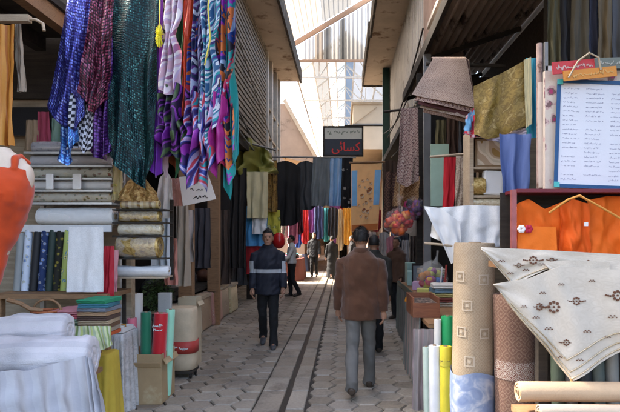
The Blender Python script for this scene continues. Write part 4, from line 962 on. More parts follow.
# ---- front table with tulle rolls
Y = 3.5
TB = thing('market_table', 'timber table under the white tulle rolls', 'table', (-1.95, 3.5, 0))
zt = Z(383, Y); x0, x1 = X(-40, Y), X(96, Y)
MB().box(x0, x1 - .16, 3.38, 3.95, zt - .035, zt).build('tabletop', m_wood, TB)
for a in (x0 + .04, x1 - .22):
    for b in (3.42, 3.9): MB().box(a - .03, a + .03, b - .03, b + .03, 0, zt - .036).build('leg', m_wood, TB)
roll('tulle_roll', 'white tulle roll lying behind at the back of the table', 'fabric roll', (X(-30, 3.72), 3.72, zt + .275), (X(66, 3.72), 3.78, zt + .30), .125, m_tulle, 'white tulle rolls on the front table', lump=.16, soft=True, seg=48)
roll('tulle_roll', 'larger white tulle roll lying at the front edge of the table', 'fabric roll', (X(-30, 3.5), 3.48, zt + .15), (X(91, 3.5), 3.55, zt + .165), .145, m_tulle, 'white tulle rolls on the front table', lump=.16, soft=True, seg=48)
roll('tulle_roll', 'grey white tulle roll half hidden under the two upper rolls', 'fabric roll', (X(-30, 3.8), 3.82, zt + .115), (X(84, 3.8), 3.85, zt + .115), .112, mat('grey tulle', (.5, .49, .5), rough=.7), 'white tulle rolls on the front table', lump=.14, soft=True, seg=48)
hang('sheer_cloth', 'grey white sheer cloth draping off the front table edge', 'cloth', [(-30, 372), (30, 370), (84, 356), (92, 358)], [(-30, 450), (40, 450), (92, 446), (106, 412)], 3.24, mat('sheer grey white', [(.46, .45, .475), (.43, .42, .45), (.48, .47, .49), (.445, .435, .465)], 'ustripe', scale=9, rough=.7, var=.25), folds=7, amp=.035, nu=80, nv=30)

# ---- second table: folded towels, basket, plaid cloth
Y = 4.3
T2 = thing('market_table', 'timber table carrying folded towels and the wicker basket', 'table', (X(75, Y), 4.35, 0))
z2 = Z(334, Y)
MB().box(X(14, Y), X(106, 4.58), 4.02, 4.58, z2 - .035, z2).build('tabletop', m_wood, T2)
for a in (X(18, Y), X(100, 4.58)):
    for b in (4.06, 4.54): MB().box(a - .025, a + .025, b - .025, b + .025, 0, z2 - .036).build('leg', m_wood, T2)
stackA = [((.10, .16, .07), 'moss green'), ((.16, .24, .10), 'fern green'), ((.06, .10, .06), 'dark green'), ((.24, .30, .2), 'sage'), ((.45, .10, .12), 'rose red'), ((.50, .20, .22), 'dusty pink')]
z = z2 + .002
for c, nm in stackA:
    h = .033; folded('folded_towel', nm + ' folded towel in the stack beside the basket', 'towel', X(74, Y), 4.30, z, .25, .3, h, pl(c, rough=.95, bump=.6, bscale=160), 'folded towels in the stack beside the basket', layers=2, rz=RN.uniform(-.08, .08)); z += h + .002
stackB = [((.50, .10, .03), 'rust orange'), ((.34, .27, .2), 'taupe'), ((.16, .09, .05), 'dark brown'), ((.45, .34, .22), 'tan'), ((.10, .06, .045), 'chocolate'), ((.36, .22, .12), 'caramel'), ((.20, .22, .26), 'slate'), ((.06, .20, .26), 'petrol blue'), ((.03, .26, .13), 'emerald green')]
z = z2 + .002
for c, nm in stackB:
    h = .031; folded('folded_towel', nm + ' folded towel in the tall stack near the carton', 'towel', X(101, Y), 4.27, z, .23, .28, h, pl(c, rough=.95, bump=.6, bscale=160), 'folded towels in the tall stack', layers=2, rz=RN.uniform(-.1, .1)); z += h + .002
folded('folded_cloth', 'mint green folded cloth at the left of the towel table', 'cloth', X(29, 4.2), 4.25, z2 + .002, .18, .22, .08, pl((.34, .55, .45)), layers=3)
folded('folded_cloth', 'dark print folded cloth under the basket', 'cloth', X(47, 4.2), 4.25, z2 + .002, .22, .25, .05, mat('dark print', [(.03, .03, .04), (.2, .1, .08), (.1, .12, .1), (.05, .05, .06)], 'floral', scale=24), layers=3)
BK = thing('wicker_basket', 'red brown wicker basket with arched handle on the towel table', 'basket', (X(47, 4.2), 4.2, z2 + .054))
bx, bz = X(47, 4.2), z2 + .054
mb = MB(); nr = 9
for k in range(nr):
    r = .075 + .035 * k / nr; zz = bz + .012 + k * .017
    mb.tube([(bx + r * (1 + .03 * (-1) ** (i + k)) * cos(2 * pi * i / 32), 4.2 + r * (1 + .03 * (-1) ** (i + k)) * sin(2 * pi * i / 32), zz) for i in range(33)], .0095, 6, cap=False)
mb.build('bowl', mat('red brown wicker', [(.28, .06, .03), (.42, .14, .05), (.2, .05, .025)], 'plank', uv=False, scale=8, rough=.6), BK)
MB().tube([(bx + .11 * cos(t), 4.2, bz + .15 + .09 * sin(t)) for t in [pi * k / 12 for k in range(13)]], .009, 8).build('handle', MATS['brown timber'], BK)
MB().ball((bx, 4.2, bz + .06), (.085, .085, .075)).build('filling', mat('basket filling', [(.45, .05, .04), (.1, .05, .04), (.5, .3, .1), (.3, .04, .06)], 'cells', scale=40), BK)
tag(MB().tube([(X(8, 4.1), 4.1, Z(300, 4.1)), (X(22, 4.1), 4.08, Z(303, 4.1)), (X(30, 4.1), 4.1, Z(309, 4.1)), (X(40, 4.1), 4.14, Z(311, 4.1))], .018, 8).build('wooden_hanger', m_wood), 'curved dark wooden hanger lying left of the basket', 'hanger')
hang('plaid_cloth', 'yellow green plaid cloth folded over the towel table edge', 'cloth', (66, 111, 326), [(62, 352), (80, 352), (103, 350), (112, 345)], 3.98, mat('yellow green plaid', [(.62, .64, .36), (.30, .40, .14), (.72, .72, .55), (.55, .6, .22), (.40, .46, .3)], 'ustripe', scale=13), folds=4, amp=.012)
drape('yellow_cloth', 'mustard yellow cloth covering a box by the silver cloth', 'cloth', X(92, 4.5), X(108, 4.5), 4.5, 4.72, Z(354, 4.5), .62, mat('mustard cloth', (.60, .44, .06)), folds=6, amp=.015)

# ---- small table with silver cloth, sweets tray
Y = 4.85
T3 = thing('low_table', 'small low table hidden under the silver grey cloth', 'table', (X(127, Y), 5.05, 0))
z3 = Z(334, Y)
MB().box(X(111, Y), X(137, 5.2), 4.86, 5.2, z3 - .03, z3).build('tabletop', m_wood, T3)
for a in (X(113, Y), X(134, 5.2)):
    for b in (4.9, 5.16): MB().box(a - .02, a + .02, b - .02, b + .02, 0, z3 - .031).build('leg', m_wood, T3)
drape('silver_cloth', 'silver grey patterned cloth draped to the ground beside the carton', 'cloth', X(110, Y), X(138, 5.2), 4.85, 5.21, z3 + .003, .72, mat('silver damask', [(.34, .34, .34), (.52, .51, .50), (.62, .61, .6)], 'brocade', scale=34, rough=.45, metal=.1), folds=9, amp=.022)
TR = thing('goods_tray', 'white tray of orange and white packets on the silver cloth', 'tray', (X(118, 4.95), 4.98, z3 + .008))
mb = MB(); a, b = X(106, 4.95), X(126, 4.95); mb.box(a, b, 4.86, 5.1, z3 + .008, z3 + .02); mb.box(a, b, 4.852, 4.86, z3 + .008, z3 + .05); mb.box(a, b, 5.1, 5.108, z3 + .008, z3 + .05); mb.box(a - .008, a, 4.852, 5.108, z3 + .008, z3 + .05); mb.box(b, b + .008, 4.852, 5.108, z3 + .008, z3 + .05)
mb.build('tray', m_white, TR)
rr = random.Random(6)
for k in range(9):
    cx_ = a + .03 + (b - a - .06) * (k % 5) / 4; cyy = 4.92 + .1 * (k // 5); c = ((.70, .20, .02), (.75, .7, .6), (.6, .3, .05))[k % 3]
    tag(MB().box(cx_ - .025, cx_ + .025, cyy - .035, cyy + .035, z3 + .021, z3 + .06 + rr.uniform(0, .02), rz=rr.uniform(-.5, .5)).build('small_packet', pl(c, uv=False, rough=.4), bev=.008), ('orange', 'cream', 'amber')[k % 3] + ' small packet lying in the white tray', 'packet', ('orange', 'cream', 'amber')[k % 3] + ' packets in the tray')
# ---- carton with upright coloured rolls
Y = 5.2; x0, x1 = X(128, Y), X(165, Y)
m_card = mat('brown cardboard', (.40, .28, .15), uv=False, rough=.9, var=.3, vscale=4, dirt=((.52, .42, .26), 3, .58))
carton('carton', 'open cardboard carton holding four coloured cloth rolls', 'carton', x0, x1, 5.1, 5.5, 0, Z(352, Y), m_card)
for px, lean, py, r, c, nm in ((134, -.02, 318, .047, (.68, .16, .22), 'coral pink'), (146, 0, 312, .05, (.01, .17, .085), 'dark green'), (158, .03, 313, .066, (.52, .008, .018), 'crimson'), (164, .03, 311, .045, (.34, .70, .50), 'mint')):
    o = roll('cloth_roll', nm + ' cloth roll standing in the cardboard carton', 'fabric roll', (X(px - lean * 60, Y) - .0, 5.2 if nm != 'mint' else 5.32, .03), (X(px, Y) + lean, 5.2 if nm != 'mint' else 5.3, Z(py, Y)), r, pl(c, rough=.5, sheen=.4, var=.15), 'cloth rolls in the carton')
    if nm in ('crimson', 'coral pink'):
        rr = random.Random(9); mb = MB(); cx_ = X(px, Y) + lean * .6; zz = Z(326 if nm == 'crimson' else 328, Y)
        squiggles(mb, cx_ - .045, cx_ + .05, zz, .028, 5.2 - r - .003, rr, .008, gap=.1); squiggles(mb, cx_ - .04, cx_ + .045, zz - .035, .02, 5.2 - r - .003, rr, .006, gap=.1)
        mb.build('lettering', mat('white print', (.85, .84, .82), uv=False, rough=.6), o)
roll('cloth_roll', 'plain white cloth roll standing behind the coral pink roll', 'fabric roll', (X(131, 5.6), 5.62, 0), (X(132, 5.6), 5.66, Z(294, 5.6)), .09, m_white)
# ---- cream bale with red band on a dolly
Y = 6.05; bx = X(180, Y); r = .165
BL = thing('cloth_bale', 'tall cream bale with red label band standing near the lane', 'bale', (bx, Y + .1, .07))
mb = MB(); rings = []
for t, k in ((0, .9), (.015, 1), (.15, 1.03), (.4, .99), (.62, 1.01), (.8, 1.04), (.93, 1.02), (.99, .96), (1, .86)):
    zz = .09 + t * (Z(308, Y) - .09)
    rings.append([Vector((bx + r * k * (1 + .04 * noise.noise(Vector((cos(a) * 2, sin(a) * 2, t * 5)))) * (abs(cos(a)) ** .75) * (1 if cos(a) >= 0 else -1), Y + .1 + r * .9 * k * (abs(sin(a)) ** .75) * (1 if sin(a) >= 0 else -1), zz)) for a in [2 * pi * i / 36 for i in range(36)]])
mb.loft(rings); mb.build('body', mat('cream packing cloth', (.56, .45, .31), uv=False, rough=.8, var=.3, vscale=6, bump=.6, bscale=24), BL)
z0, z1 = Z(353, Y), Z(341, Y)
mb = MB(); mb.loft([[Vector((bx + (r * 1.03 + o_) * (abs(cos(a)) ** .75) * (1 if cos(a) >= 0 else -1), Y + .1 + (r * .93 + o_) * (abs(sin(a)) ** .75) * (1 if sin(a) >= 0 else -1), zz)) for a in [2 * pi * i / 36 for i in range(36)]] for zz, o_ in ((z0, 0), (z0, .006), (z1, .006), (z1, 0))], cap=False)
bd = mb.build('label_band', mat('red label', (.42, .05, .04), uv=False, rough=.5), BL)
mb = MB(); rr = random.Random(12); yb = Y + .1 - r * .93 - .007
for k, cx_ in enumerate((-.085, -.045, .035, .075)): squiggles(mb, bx + cx_ - .022, bx + cx_ + .03, (z0 + z1) / 2 - .02, .045, yb, rr, .011, gap=.05)
mb.build('lettering', MATS['white print'], bd)
mb = MB().box(bx - .15, bx + .15, Y - .03, Y + .24, .055, .085)
mb.build('dolly_board', m_darkw, BL)
for sx in (-.12, .12):
    for sy_ in (0, .2): MB().tube([(bx + sx - .012, Y + sy_, .028), (bx + sx + .012, Y + sy_, .028)], .028, 12).build('caster', m_black, BL)
carton('carton', 'pale cream carton standing behind the red banded bale', 'carton', X(178, 6.6), X(196, 6.6), 6.6, 6.85, 0, Z(298, 6.6), mat('pale carton', (.55, .46, .32), uv=False, rough=.85, var=.2))
# ---- round dark green brush wreath
WR = thing('wreath', 'round bushy dark green wreath behind the coloured rolls', 'wreath', (X(156, 5.85), 5.9, Z(314, 5.85)))
mb = MB(); rr = random.Random(21); cz = Z(295, 5.85); cx_ = X(156, 5.85)
for k in range(1500):
    a = rr.uniform(0, 2 * pi); q = rr.uniform(.02, .165); p = Vector((cx_ + q * cos(a), 5.9 + rr.uniform(-.03, .03), cz + q * sin(a) * 1.1))
    d = Vector((cos(a) * .6 + rr.gauss(0, .5), -.6 + rr.gauss(0, .5), sin(a) * .6 + rr.gauss(0, .5))).normalized(); s_ = d.cross(Vector((rr.random(), rr.random(), rr.random()))).normalized() * .007
    mb.add([p - s_, p + s_, p + d * rr.uniform(.03, .06)], [(0, 1, 2)])
mb.build('needles', mat('wreath green', (.07, .11, .035), uv=False, rough=.7, var=.8, vscale=30), WR)
MB().tube([(cx_ + .11 * cos(2 * pi * k / 20), 5.91, cz + .12 * sin(2 * pi * k / 20)) for k in range(21)], .03, 8, cap=False).build('ring', m_darkw, WR)
tag(MB().box(X(157, 5.7), X(170, 5.7), 5.72, 5.78, Z(315, 5.7), Z(293, 5.7)).build('grey_package', mat('silver grey package', (.45, .46, .46), uv=False, rough=.4), bev=.01), 'silver grey upright package leaning on the green wreath', 'package')
ST = thing('low_stand', 'low dark stand under the wreath and the grey package', 'stand', (X(160, 5.9), 5.9, 0))
MB().box(X(140, 5.8), X(167, 5.8), 5.68, 5.95, Z(316, 5.8) - .03, Z(316, 5.8)).build('stand_top', m_darkw, ST)
for px in (142, 158):
    for yy in (5.7, 6.02): MB().box(X(px, 5.8) - .02, X(px, 5.8) + .02, yy - .02, yy + .02, 0, Z(316, 5.8) - .031).build('leg', m_darkw, ST)

# ---- row of printed bedding packs along the left shop front
PR = [('beige pack with red flowers', [(.46, .36, .24), (.45, .06, .05), (.52, .4, .3), (.3, .22, .12)]), ('cream pack with green leaf print', [(.50, .42, .30), (.14, .2, .08), (.4, .3, .2), (.5, .45, .3)]),
      ('tan pack with white medallions', [(.36, .25, .16), (.6, .55, .48), (.3, .12, .08), (.36, .28, .2)]), ('rose pack with dark flowers', [(.42, .22, .18), (.12, .05, .05), (.5, .35, .28), (.35, .15, .12)]),
      ('dusty brown pack with pale stripes', [(.26, .19, .13), (.5, .42, .34), (.2, .12, .08), (.3, .2, .15)]), ('pale yellow pack with rust print', [(.5, .42, .25), (.4, .14, .05), (.5, .38, .2), (.35, .25, .12)])]
y = 7.35
for k, (nm, cc) in enumerate(PR):
    d = .72; x = -2.36 + .03 * (k % 2)
    SEED[0] += 1; mb = MB().box(x - .3, x, y, y + d - .03, 0, .60 - .02 * (k % 3), ry=-.05)
    o = tag(mb.build('bedding_pack', mat('pack print %d' % k, cc, 'floral', scale=11, rough=.35), bev=.035), nm + ' in the row along the left shop front', 'bedding pack', 'bedding packs along the left shop front')
    MB().box(x - .2, x + .012, y + .05, y + d - .08, .598 - .02 * (k % 3), .612).build('top_seam', m_pale, o)
    y += d + .02
tag(MB().box(-3.1, -2.5, 7.3, 12.0, .66, .72).box(-3.05, -2.95, 7.3, 7.4, 0, .66).box(-2.62, -2.52, 11.8, 11.9, 0, .66).box(-3.05, -2.95, 11.8, 11.9, 0, .66).build('plank_counter', m_darkw), 'long dark plank counter behind the row of bedding packs', 'counter')
for k, (yy, w_, h_, c, nm) in enumerate(((7.6, .3, .3, (.02, .02, .022), 'black bag lying first on the plank counter'), (8.5, .25, .22, (.30, .27, .24), 'grey bundle between two black bags on the plank counter'), (9.3, .36, .34, (.018, .017, .02), 'taller black bag in the middle of the plank counter'), (10.4, .3, .25, (.12, .05, .03), 'brown bag last on the plank counter'))):
    tag(MB().ball((-2.75, yy, .72 + h_ / 2), (w_ / 2, w_ / 1.6, h_ / 2), fn=lambda d, k=k: 1 + .22 * noise.noise(d * 2.2 + Vector((k * 5, 0, 0)))).build('cloth_bundle', pl(c, rough=.6)), nm, 'bundle', 'bundles on the plank counter')
# things hanging in the dark shop front
for k, (px, py0, py1, Yy, c, nm) in enumerate(((202, 208, 268, 8.6, (.05, .045, .05), 'charcoal cloth hanging between the timber pillars'), (186, 210, 262, 7.4, (.42, .36, .32), 'pale taupe cloth hanging left of the first timber pillar'),
                                               (222, 210, 284, 10.6, (.075, .05, .038), 'dark brown coat hanging past the second timber pillar'), (238, 214, 285, 13.0, (.09, .09, .095), 'grey coat hanging deep behind the dark brown coat'))):
    hang('hanging_cloth', nm, 'cloth', (px - 8, px + 8, py0), (px - 9, px + 9, py1), Yy, pl(c), folds=2.5, amp=.05, nu=24, nv=16)

# ================================================================== left side, further down
AWN = hang('olive_awning_cloth', 'olive green cloth awning bulging below the slatted screen', 'awning', [(236, 143), (250, 138), (268, 150)], [(227, 166), (240, 176), (258, 178), (271, 170)], 12.3, mat('olive satin', (.24, .23, .055), rough=.38, var=.35, vscale=3), folds=2.5, amp=.30, top_amp=.6, skew=1.2)
tag(MB().tube([(X(233, 12.3), 11.6, Z(143, 12.3)), (X(272, 12.3), 12.9, Z(146, 12.3))], .025, 8).build('awning_pole', m_steel), 'grey pole along the top edge of the olive cloth awning', 'pole')
hang('black_curtain', 'wide black curtain hanging below the olive awning', 'curtain', (221, 247, 168), (221, 246, 268), 12.0, m_black, folds=4, amp=.05)
hang('hanging_cloth', 'cream yellow cloth hanging right of the black curtain', 'cloth', (247, 268, 172), (247, 268, 218), 12.2, mat('cream yellow', (.62, .54, .32)), folds=2.5, amp=.04)
hang('hanging_shirt', 'sky blue shirt hanging below the cream yellow cloth', 'shirt', (246, 268, 206), (244, 267, 246), 12.5, mat('sky blue shirt', (.10, .34, .62)), folds=2.5, amp=.04)
hang('hanging_shirt', 'white shirt hanging over the sky blue shirt', 'shirt', (252, 267, 214), (252, 266, 234), 12.3, m_white, folds=2, amp=.03)
hang('hanging_cloth', 'dark red cloth hanging lowest beside the navy jacketed man', 'cloth', (246, 262, 246), (246, 262, 274), 12.6, mat('dark red cloth', (.40, .02, .025)), folds=2, amp=.04)
hang('hanging_cloth', 'brown golden patterned cloth hanging left of the black jacket', 'cloth', (268, 277, 160), (266, 278, 212), 13, mat('brown gold print', [(.12, .06, .02), (.35, .2, .05), (.05, .03, .02)], 'brocade', scale=9), folds=2, amp=.05)
hang('hanging_cloth', 'yellow and black flowered cloth hanging behind the navy jacketed man', 'cloth', (266, 280, 210), (266, 281, 234), 13.2, mat('yellow black flowers', [(.62, .56, .08), (.04, .04, .03), (.6, .6, .4), (.3, .3, .05)], 'floral', scale=5), folds=2, amp=.04)
def garment(name, label, cat, px, py0, py1, wpx, Y, m, group=None, sleeves=True, hanger=True):
    """a garment on a hanger: shoulders, sleeves and body in one sheet"""
    h = wpx / 2
    if sleeves:
        top = [(px - h * 1.25, py0 + 9 * wpx / 30), (px - h * .8, py0 + 3 * wpx / 30), (px - h * .2, py0), (px + h * .2, py0), (px + h * .8, py0 + 3 * wpx / 30), (px + h * 1.25, py0 + 9 * wpx / 30)]
    else: top = [(px - h, py0 + 3), (px, py0), (px + h, py0 + 3)]
    bot = [(px - h * 1.2, py1 - 4), (px - h * .5, py1), (px + h * .5, py1), (px + h * 1.2, py1 - 4)]
    o = hang(name, label, cat, top, bot, Y, m, group, folds=3, amp=.05, nu=36, nv=20)
    if hanger:
        a = Vector((X(px, Y), Y + .01, Z(py0, Y)))
        MB().tube([a + Vector((-.2, 0, -.06)), a, a + Vector((.2, 0, -.06))], .008, 6).tube([a, a + Vector((0, 0, .05)), a + Vector((.03, 0, .08)), a + Vector((.02, 0, .11))], .006, 6).build('hanger', m_darkw, o)
    return o
tag(MB().tube([(X(262, 14), 14, Z(157, 14)), (X(356, 14.0), 14, Z(157.5, 14))], .02, 8).build('garment_rail', m_steel), 'long rail across the lane for the black and grey garments', 'rail')
garment('black_jacket', 'black jacket on a hanger at the left end of the garment rail', 'jacket', 285, 161, 226, 25, 14, mat('black jacket cloth', (.014, .013, .014), rough=.75, var=.3))
garment('dark_coat', 'charcoal coat on a hanger between the black jacket and the grey cloth', 'coat', 306, 161, 210, 18, 14.1, mat('charcoal coat', (.055, .058, .062), rough=.7))
hang('grey_cloth', 'slate grey cloth hanging from the garment rail', 'cloth', (313, 331, 158), (310, 330, 206), 14, mat('slate grey cloth', (.20, .225, .235)), folds=3, amp=.05)
hang('blue_cloth', 'sky blue striped cloth hanging beside the slate grey cloth', 'cloth', (330, 342, 158), (329, 341, 206), 14, mat('sky blue stripes', [(.24, .44, .70), (.42, .58, .78), (.2, .38, .62)], 'ustripe', scale=6), folds=2.5, amp=.04)
hang('patterned_cloth', 'black and white patterned cloth hanging left of the golden banner', 'cloth', (342, 353, 158), (341, 353, 208), 14, mat('black ornament', [(.016, .016, .018), (.45, .44, .42), (.30, .28, .26), (.02, .02, .02)], 'floral', scale=7), folds=2, amp=.04)

# golden picture banner
BA = thing('picture_banner', 'golden cloth banner with blue side borders and brown figures', 'banner', (X(366, 12), 12, Z(230, 12)))
fn = cloth_fn([(351, 164), (382, 163)], [(351, 232), (378, 230)], 12, folds=1, amp=.02, seed=4.4)
MB().sheet(fn, 30, 30, .7, 1.5, .005).build('cloth', mat('golden banner', (1.0, .52, .20), rough=.6, var=.25, vscale=6), BA)
for a, b in ((.02, .21), (.78, .98)):
    MB().sheet(lambda u, v, a=a, b=b: fn(a + (b - a) * u, .10 + .52 * v) + Vector((0, -.008, 0)), 8, 20, .12, 1, .004).build('border', mat('banner blue', (.25, .48, .70), var=.3), BA)
mb = MB(); rr = random.Random(17)
for cu, cv, s in ((.62, .40, .075), (.38, .48, .05), (.45, .70, .055), (.60, .72, .05), (.35, .78, .04), (.52, .58, .04), (.68, .54, .05), (.30, .33, .035), (.48, .36, .03), (.28, .62, .035), (.70, .66, .035), (.55, .80, .04), (.42, .60, .03), (.66, .30, .035), (.40, .26, .04), (.55, .24, .03)):
    n = 11; ctr = fn(cu, cv)
    pts = [(ctr.x + s * (.6 + .5 * rr.random()) * cos(2 * pi * k / n), ctr.z + s * 1.2 * (.6 + .5 * rr.random()) * sin(2 * pi * k / n)) for k in range(n)]
    MB().prism(pts, ctr.y - .014, ctr.y - .007).build('printed_figure', mat('banner figures', [(.50, .16, .04), (.62, .26, .06), (.30, .10, .05), (.75, .5, .3)], 'cells', scale=9, uv=False), BA)
MB().sheet(lambda u, v: fn(.02 + .96 * u, .90 + .09 * v) + Vector((0, -.009, 0)), 10, 4, .7, .1, .004).build('hem', mat('orange hem', (.60, .17, .04)), BA)
MB().tube([(X(349, 12), 12, Z(163, 12)), (X(385, 12), 12, Z(162, 12))], .025, 8).build('top_rod', m_wood, BA)

# far rows of small clothes
gm = [((.60, .20, .32), 'pink'), ((.70, .70, .70), 'white'), ((.10, .03, .05), 'maroon'), ((.30, .10, .34), 'violet'), ((.72, .55, .62), 'pale pink'), ((.03, .08, .30), 'royal blue'), ((.05, .28, .30), 'turquoise'), ((.02, .02, .025), 'black'), ((.55, .03, .03), 'scarlet'), ((.55, .45, .30), 'sand'), ((.04, .05, .12), 'navy'), ((.65, .62, .5), 'ivory'), ((.6, .3, .04), 'amber'), ((.22, .26, .3), 'steel grey')]
rr = random.Random(41)
def far_row(Yy, px0, px1, step, py0, lab, grp, cset):
    px = px0; k = 0
    while px < px1:
        c, nm = cset[k % len(cset)]; wd = step * rr.uniform(.85, 1.25); tp = py0 + rr.uniform(-3, 5)
        garment('hanging_blouse', nm + lab, 'blouse', px, tp, tp + rr.uniform(26, 44), wd, Yy + rr.uniform(-.15, .25), pl(c, rough=.75), grp, hanger=False, sleeves=rr.random() < .6)
        px += step; k += 1
    tag(MB().tube([(X(px0 - step, Yy), Yy, Z(py0 - 1, Yy)), (X(px1 + step, Yy), Yy, Z(py0 - 1, Yy))], .02, 6).build('garment_rail', m_steel), 'rail of the' + grp[7:], 'rail')
mixn = lambda q, nm: [((c[0] * q[0], c[1] * q[1], c[2] * q[2]), nm + n) for c, n in gm]
far_row(18.6, 278, 300, 7.2, 203, ' blouse in the short row left above the white shirted person', 'blouses in the short row above the white shirted person', [gm[2], gm[11], gm[0]])
far_row(21.5, 284, 350, 7.0, 205, ' blouse in the near row of clothes over the far crowd', 'blouses in the near row over the far crowd', [gm[4], gm[1], gm[5], gm[8], gm[3], gm[10], gm[6], gm[7], gm[9], gm[12]])
far_row(26.0, 282, 352, 6.6, 198, ' blouse in the middle row of clothes over the far crowd', 'blouses in the middle row over the far crowd', [gm[7], gm[13], gm[10], gm[0], gm[2], gm[11], gm[5], gm[9], gm[3], gm[8], gm[1]])
far_row(33.0, 280, 396, 7.4, 192, ' blouse in the last row of clothes before the end wall', 'blouses in the last row before the end wall', [gm[10], gm[2], gm[7], gm[13], gm[9], gm[3], gm[6], gm[12], gm[0], gm[8], gm[5], gm[11], gm[1], gm[4]] + [((.12, .10, .09), 'dark taupe'), ((.2, .03, .06), 'burgundy')])
far_row(36.5, 284, 380, 7.4, 214, ' cloth in the low rear row at the foot of the end wall', 'cloths in the low rear row at the end wall', [((.10, .09, .09), 'charcoal'), ((.25, .2, .16), 'brown'), ((.05, .06, .09), 'ink blue'), ((.3, .08, .08), 'brick red'), ((.16, .16, .17), 'ash grey'), ((.4, .35, .3), 'oatmeal'), ((.08, .12, .1), 'pine green'), ((.2, .1, .2), 'plum'), ((.02, .02, .02), 'jet black'), ((.3, .3, .34), 'dove grey'), ((.14, .07, .04), 'walnut'), ((.45, .2, .24), 'coral'), ((.06, .05, .05), 'espresso'), ((.2, .26, .34), 'denim')])
tag(MB().sheet(lambda u, v: Vector((-2.3 + 4.4 * u, 19.6 + 19 * v, 4.55 - .35 * sin(pi * u) + .1 * sin(9 * v))), 16, 20, 4.4, 15, .01, off=(0, 0, 1)).build('added_canopy', skylight('added tan canvas', (.30, .22, .15), .15)), 'faded tan canvas sheet added to shade the far rows of clothes', 'added_canopy')  # added canvas, hidden behind the garments, keeps sun off the far lane
# far stall tables with goods
rr = random.Random(31)
for k, (x0, x1, y0, y1, c, nm) in enumerate(((-2.3, -1.5, 19, 21, (.16, .05, .04), 'far market table with a dark red cover on the left'), (-2.3, -1.6, 24, 27, (.06, .08, .14), 'far market table with a navy cover on the left'), (1.0, 1.7, 17.5, 20, (.45, .43, .42), 'far market table with a pale cover on the right'), (.9, 1.7, 24, 27, (.5, .1, .08), 'far market table with a red cover on the right'))):
    drape('covered_table', nm, 'table', x0, x1, y0, y1, .8, .78, pl(c), folds=12, amp=.03)
    for j, cc in enumerate(rr.sample(gm, 4)):
        folded('folded_cloth', cc[1] + ' folded cloth on the ' + nm.replace('market table with a ', 'table with ').replace(' on the', ' at the'), 'cloth', (x0 + x1) / 2 + rr.uniform(-.1, .1), y0 + .25 + j * (y1 - y0 - .4) / 4, .803, .45, .35, .12 + .05 * rr.random(), pl(cc[0]), 'folded cloths on far tables', rz=rr.uniform(-.2, .2))

# ================================================================== right stall
m_rugA = mat('taupe woven rug', [(.38, .27, .22), (.50, .40, .33), (.22, .14, .11), (.42, .31, .25)], 'rug', scale=14, rough=.95, bump=.5, bscale=140)
m_rugB = mat('mauve woven rug', [(.30, .17, .14), (.44, .30, .25), (.10, .05, .05), (.34, .2, .17), (.5, .4, .33)], 'rug', scale=7, rough=.95, bump=.5, bscale=140)
m_rugC = mat('beige lozenge rug', [(.44, .34, .235), (.39, .295, .195), (.46, .365, .255)], 'rug', scale=14, rough=.9, bump=.4, bscale=160)
m_rugD = mat('brown lozenge rug', [(.22, .125, .09), (.26, .155, .11), (.32, .21, .155), (.19, .105, .08)], 'rug', scale=11, rough=.9, bump=.4)
# ---- bundle of rugs thrown over a bar
Y = 6.6
tag(MB().tube([(X(426, Y), Y, Z(64, Y)), (X(505, Y), Y, Z(66, Y))], .025, 10).build('rug_bar', m_darkw), 'dark bar carrying the thick bundle of folded rugs', 'bar')
for k, (dl, m, nm) in enumerate(((0, m_rugA, 'taupe patterned rug in front of the bundle over the bar'), (5, m_rugB, 'mauve patterned rug second in the bundle over the bar'), (9, mat('dark maroon rug', (.09, .03, .03), rough=.95), 'dark maroon rug third in the bundle over the bar'), (12, m_rugA, 'taupe rug fourth in the bundle with only its hem showing'), (16, m_rugD, 'brown lozenge rug hindmost in the bundle over the bar'))):
    sd = k * 2.2
    def fn(u, v, k=k, dl=dl, sd=sd):
        px0, px1 = 431 + k * 1.5, 464 + k * 1.3
        xa, xb = X(px0 + (px1 - px0) * u, Y), X((409 + k * 3) + (62 - k * 2.0) * u, Y)
        R0 = .055 - .0 * k; zt_ = Z(62, Y) + .04 - k * .008; zb = Z(100 + dl * .95 + 13 * u, Y)
        if v < .2:
            a = pi * (1 - v / .2) / 2
            y = Y - (.03 + (4 - k) * .022) * cos(a) * 1.0; z = zt_ - .05 + .06 * sin(a); x = xa
        else:
            t = (v - .2) / .8
            x = xa + (xb - xa) * t; z = (zt_ - .05) * (1 - t) + zb * t; y = Y - (.03 + (4 - k) * .022) - .14 * t + .012 * sin(7 * u + sd) * t + .02 * t * noise.noise(Vector((u * 3, v * 3, sd)))
        return Vector((x, y, z))
    tag(MB().sheet(fn, 24, 26, .7, .6, .014).build('folded_rug', m), nm, 'rug', 'rugs in the bundle over the bar')
film_o = MB().sheet(lambda u, v: Vector((X(462 + 7 * u + (2 - 4 * u) * v, Y), Y - .12 + .25 * u - .05 * v, Z(66 + 50 * v, Y))), 10, 12, .3, .6, .004).build('plastic_cover', m_plast)
tag(film_o, 'crinkled clear plastic hanging at the edge of the rug bundle', 'plastic')
Y = 7.6
hang('hanging_rug', 'long mauve patterned rug hanging below the rug bundle', 'rug', (401, 418, 108), [(396, 182), (408, 187), (419, 180)], Y, m_rugB, folds=1, amp=.03, th=.012)
hang('hanging_rug', 'ochre and brown rug end below the long mauve rug', 'rug', (396, 420, 176), (392, 418, 206), 8.2, mat('ochre brown rug', [(.34, .20, .09), (.2, .1, .05), (.42, .28, .15)], 'rug', scale=7, rough=.95), folds=1.5, amp=.04, th=.012)
hang('hanging_rug', 'dark brown rug hanging behind the red bag of toys', 'rug', (386, 401, 172), (382, 402, 232), 9.5, mat('dark brown rug', [(.09, .045, .028), (.16, .08, .05), (.05, .025, .02)], 'rug', scale=6, rough=.95), folds=2, amp=.05, th=.012)
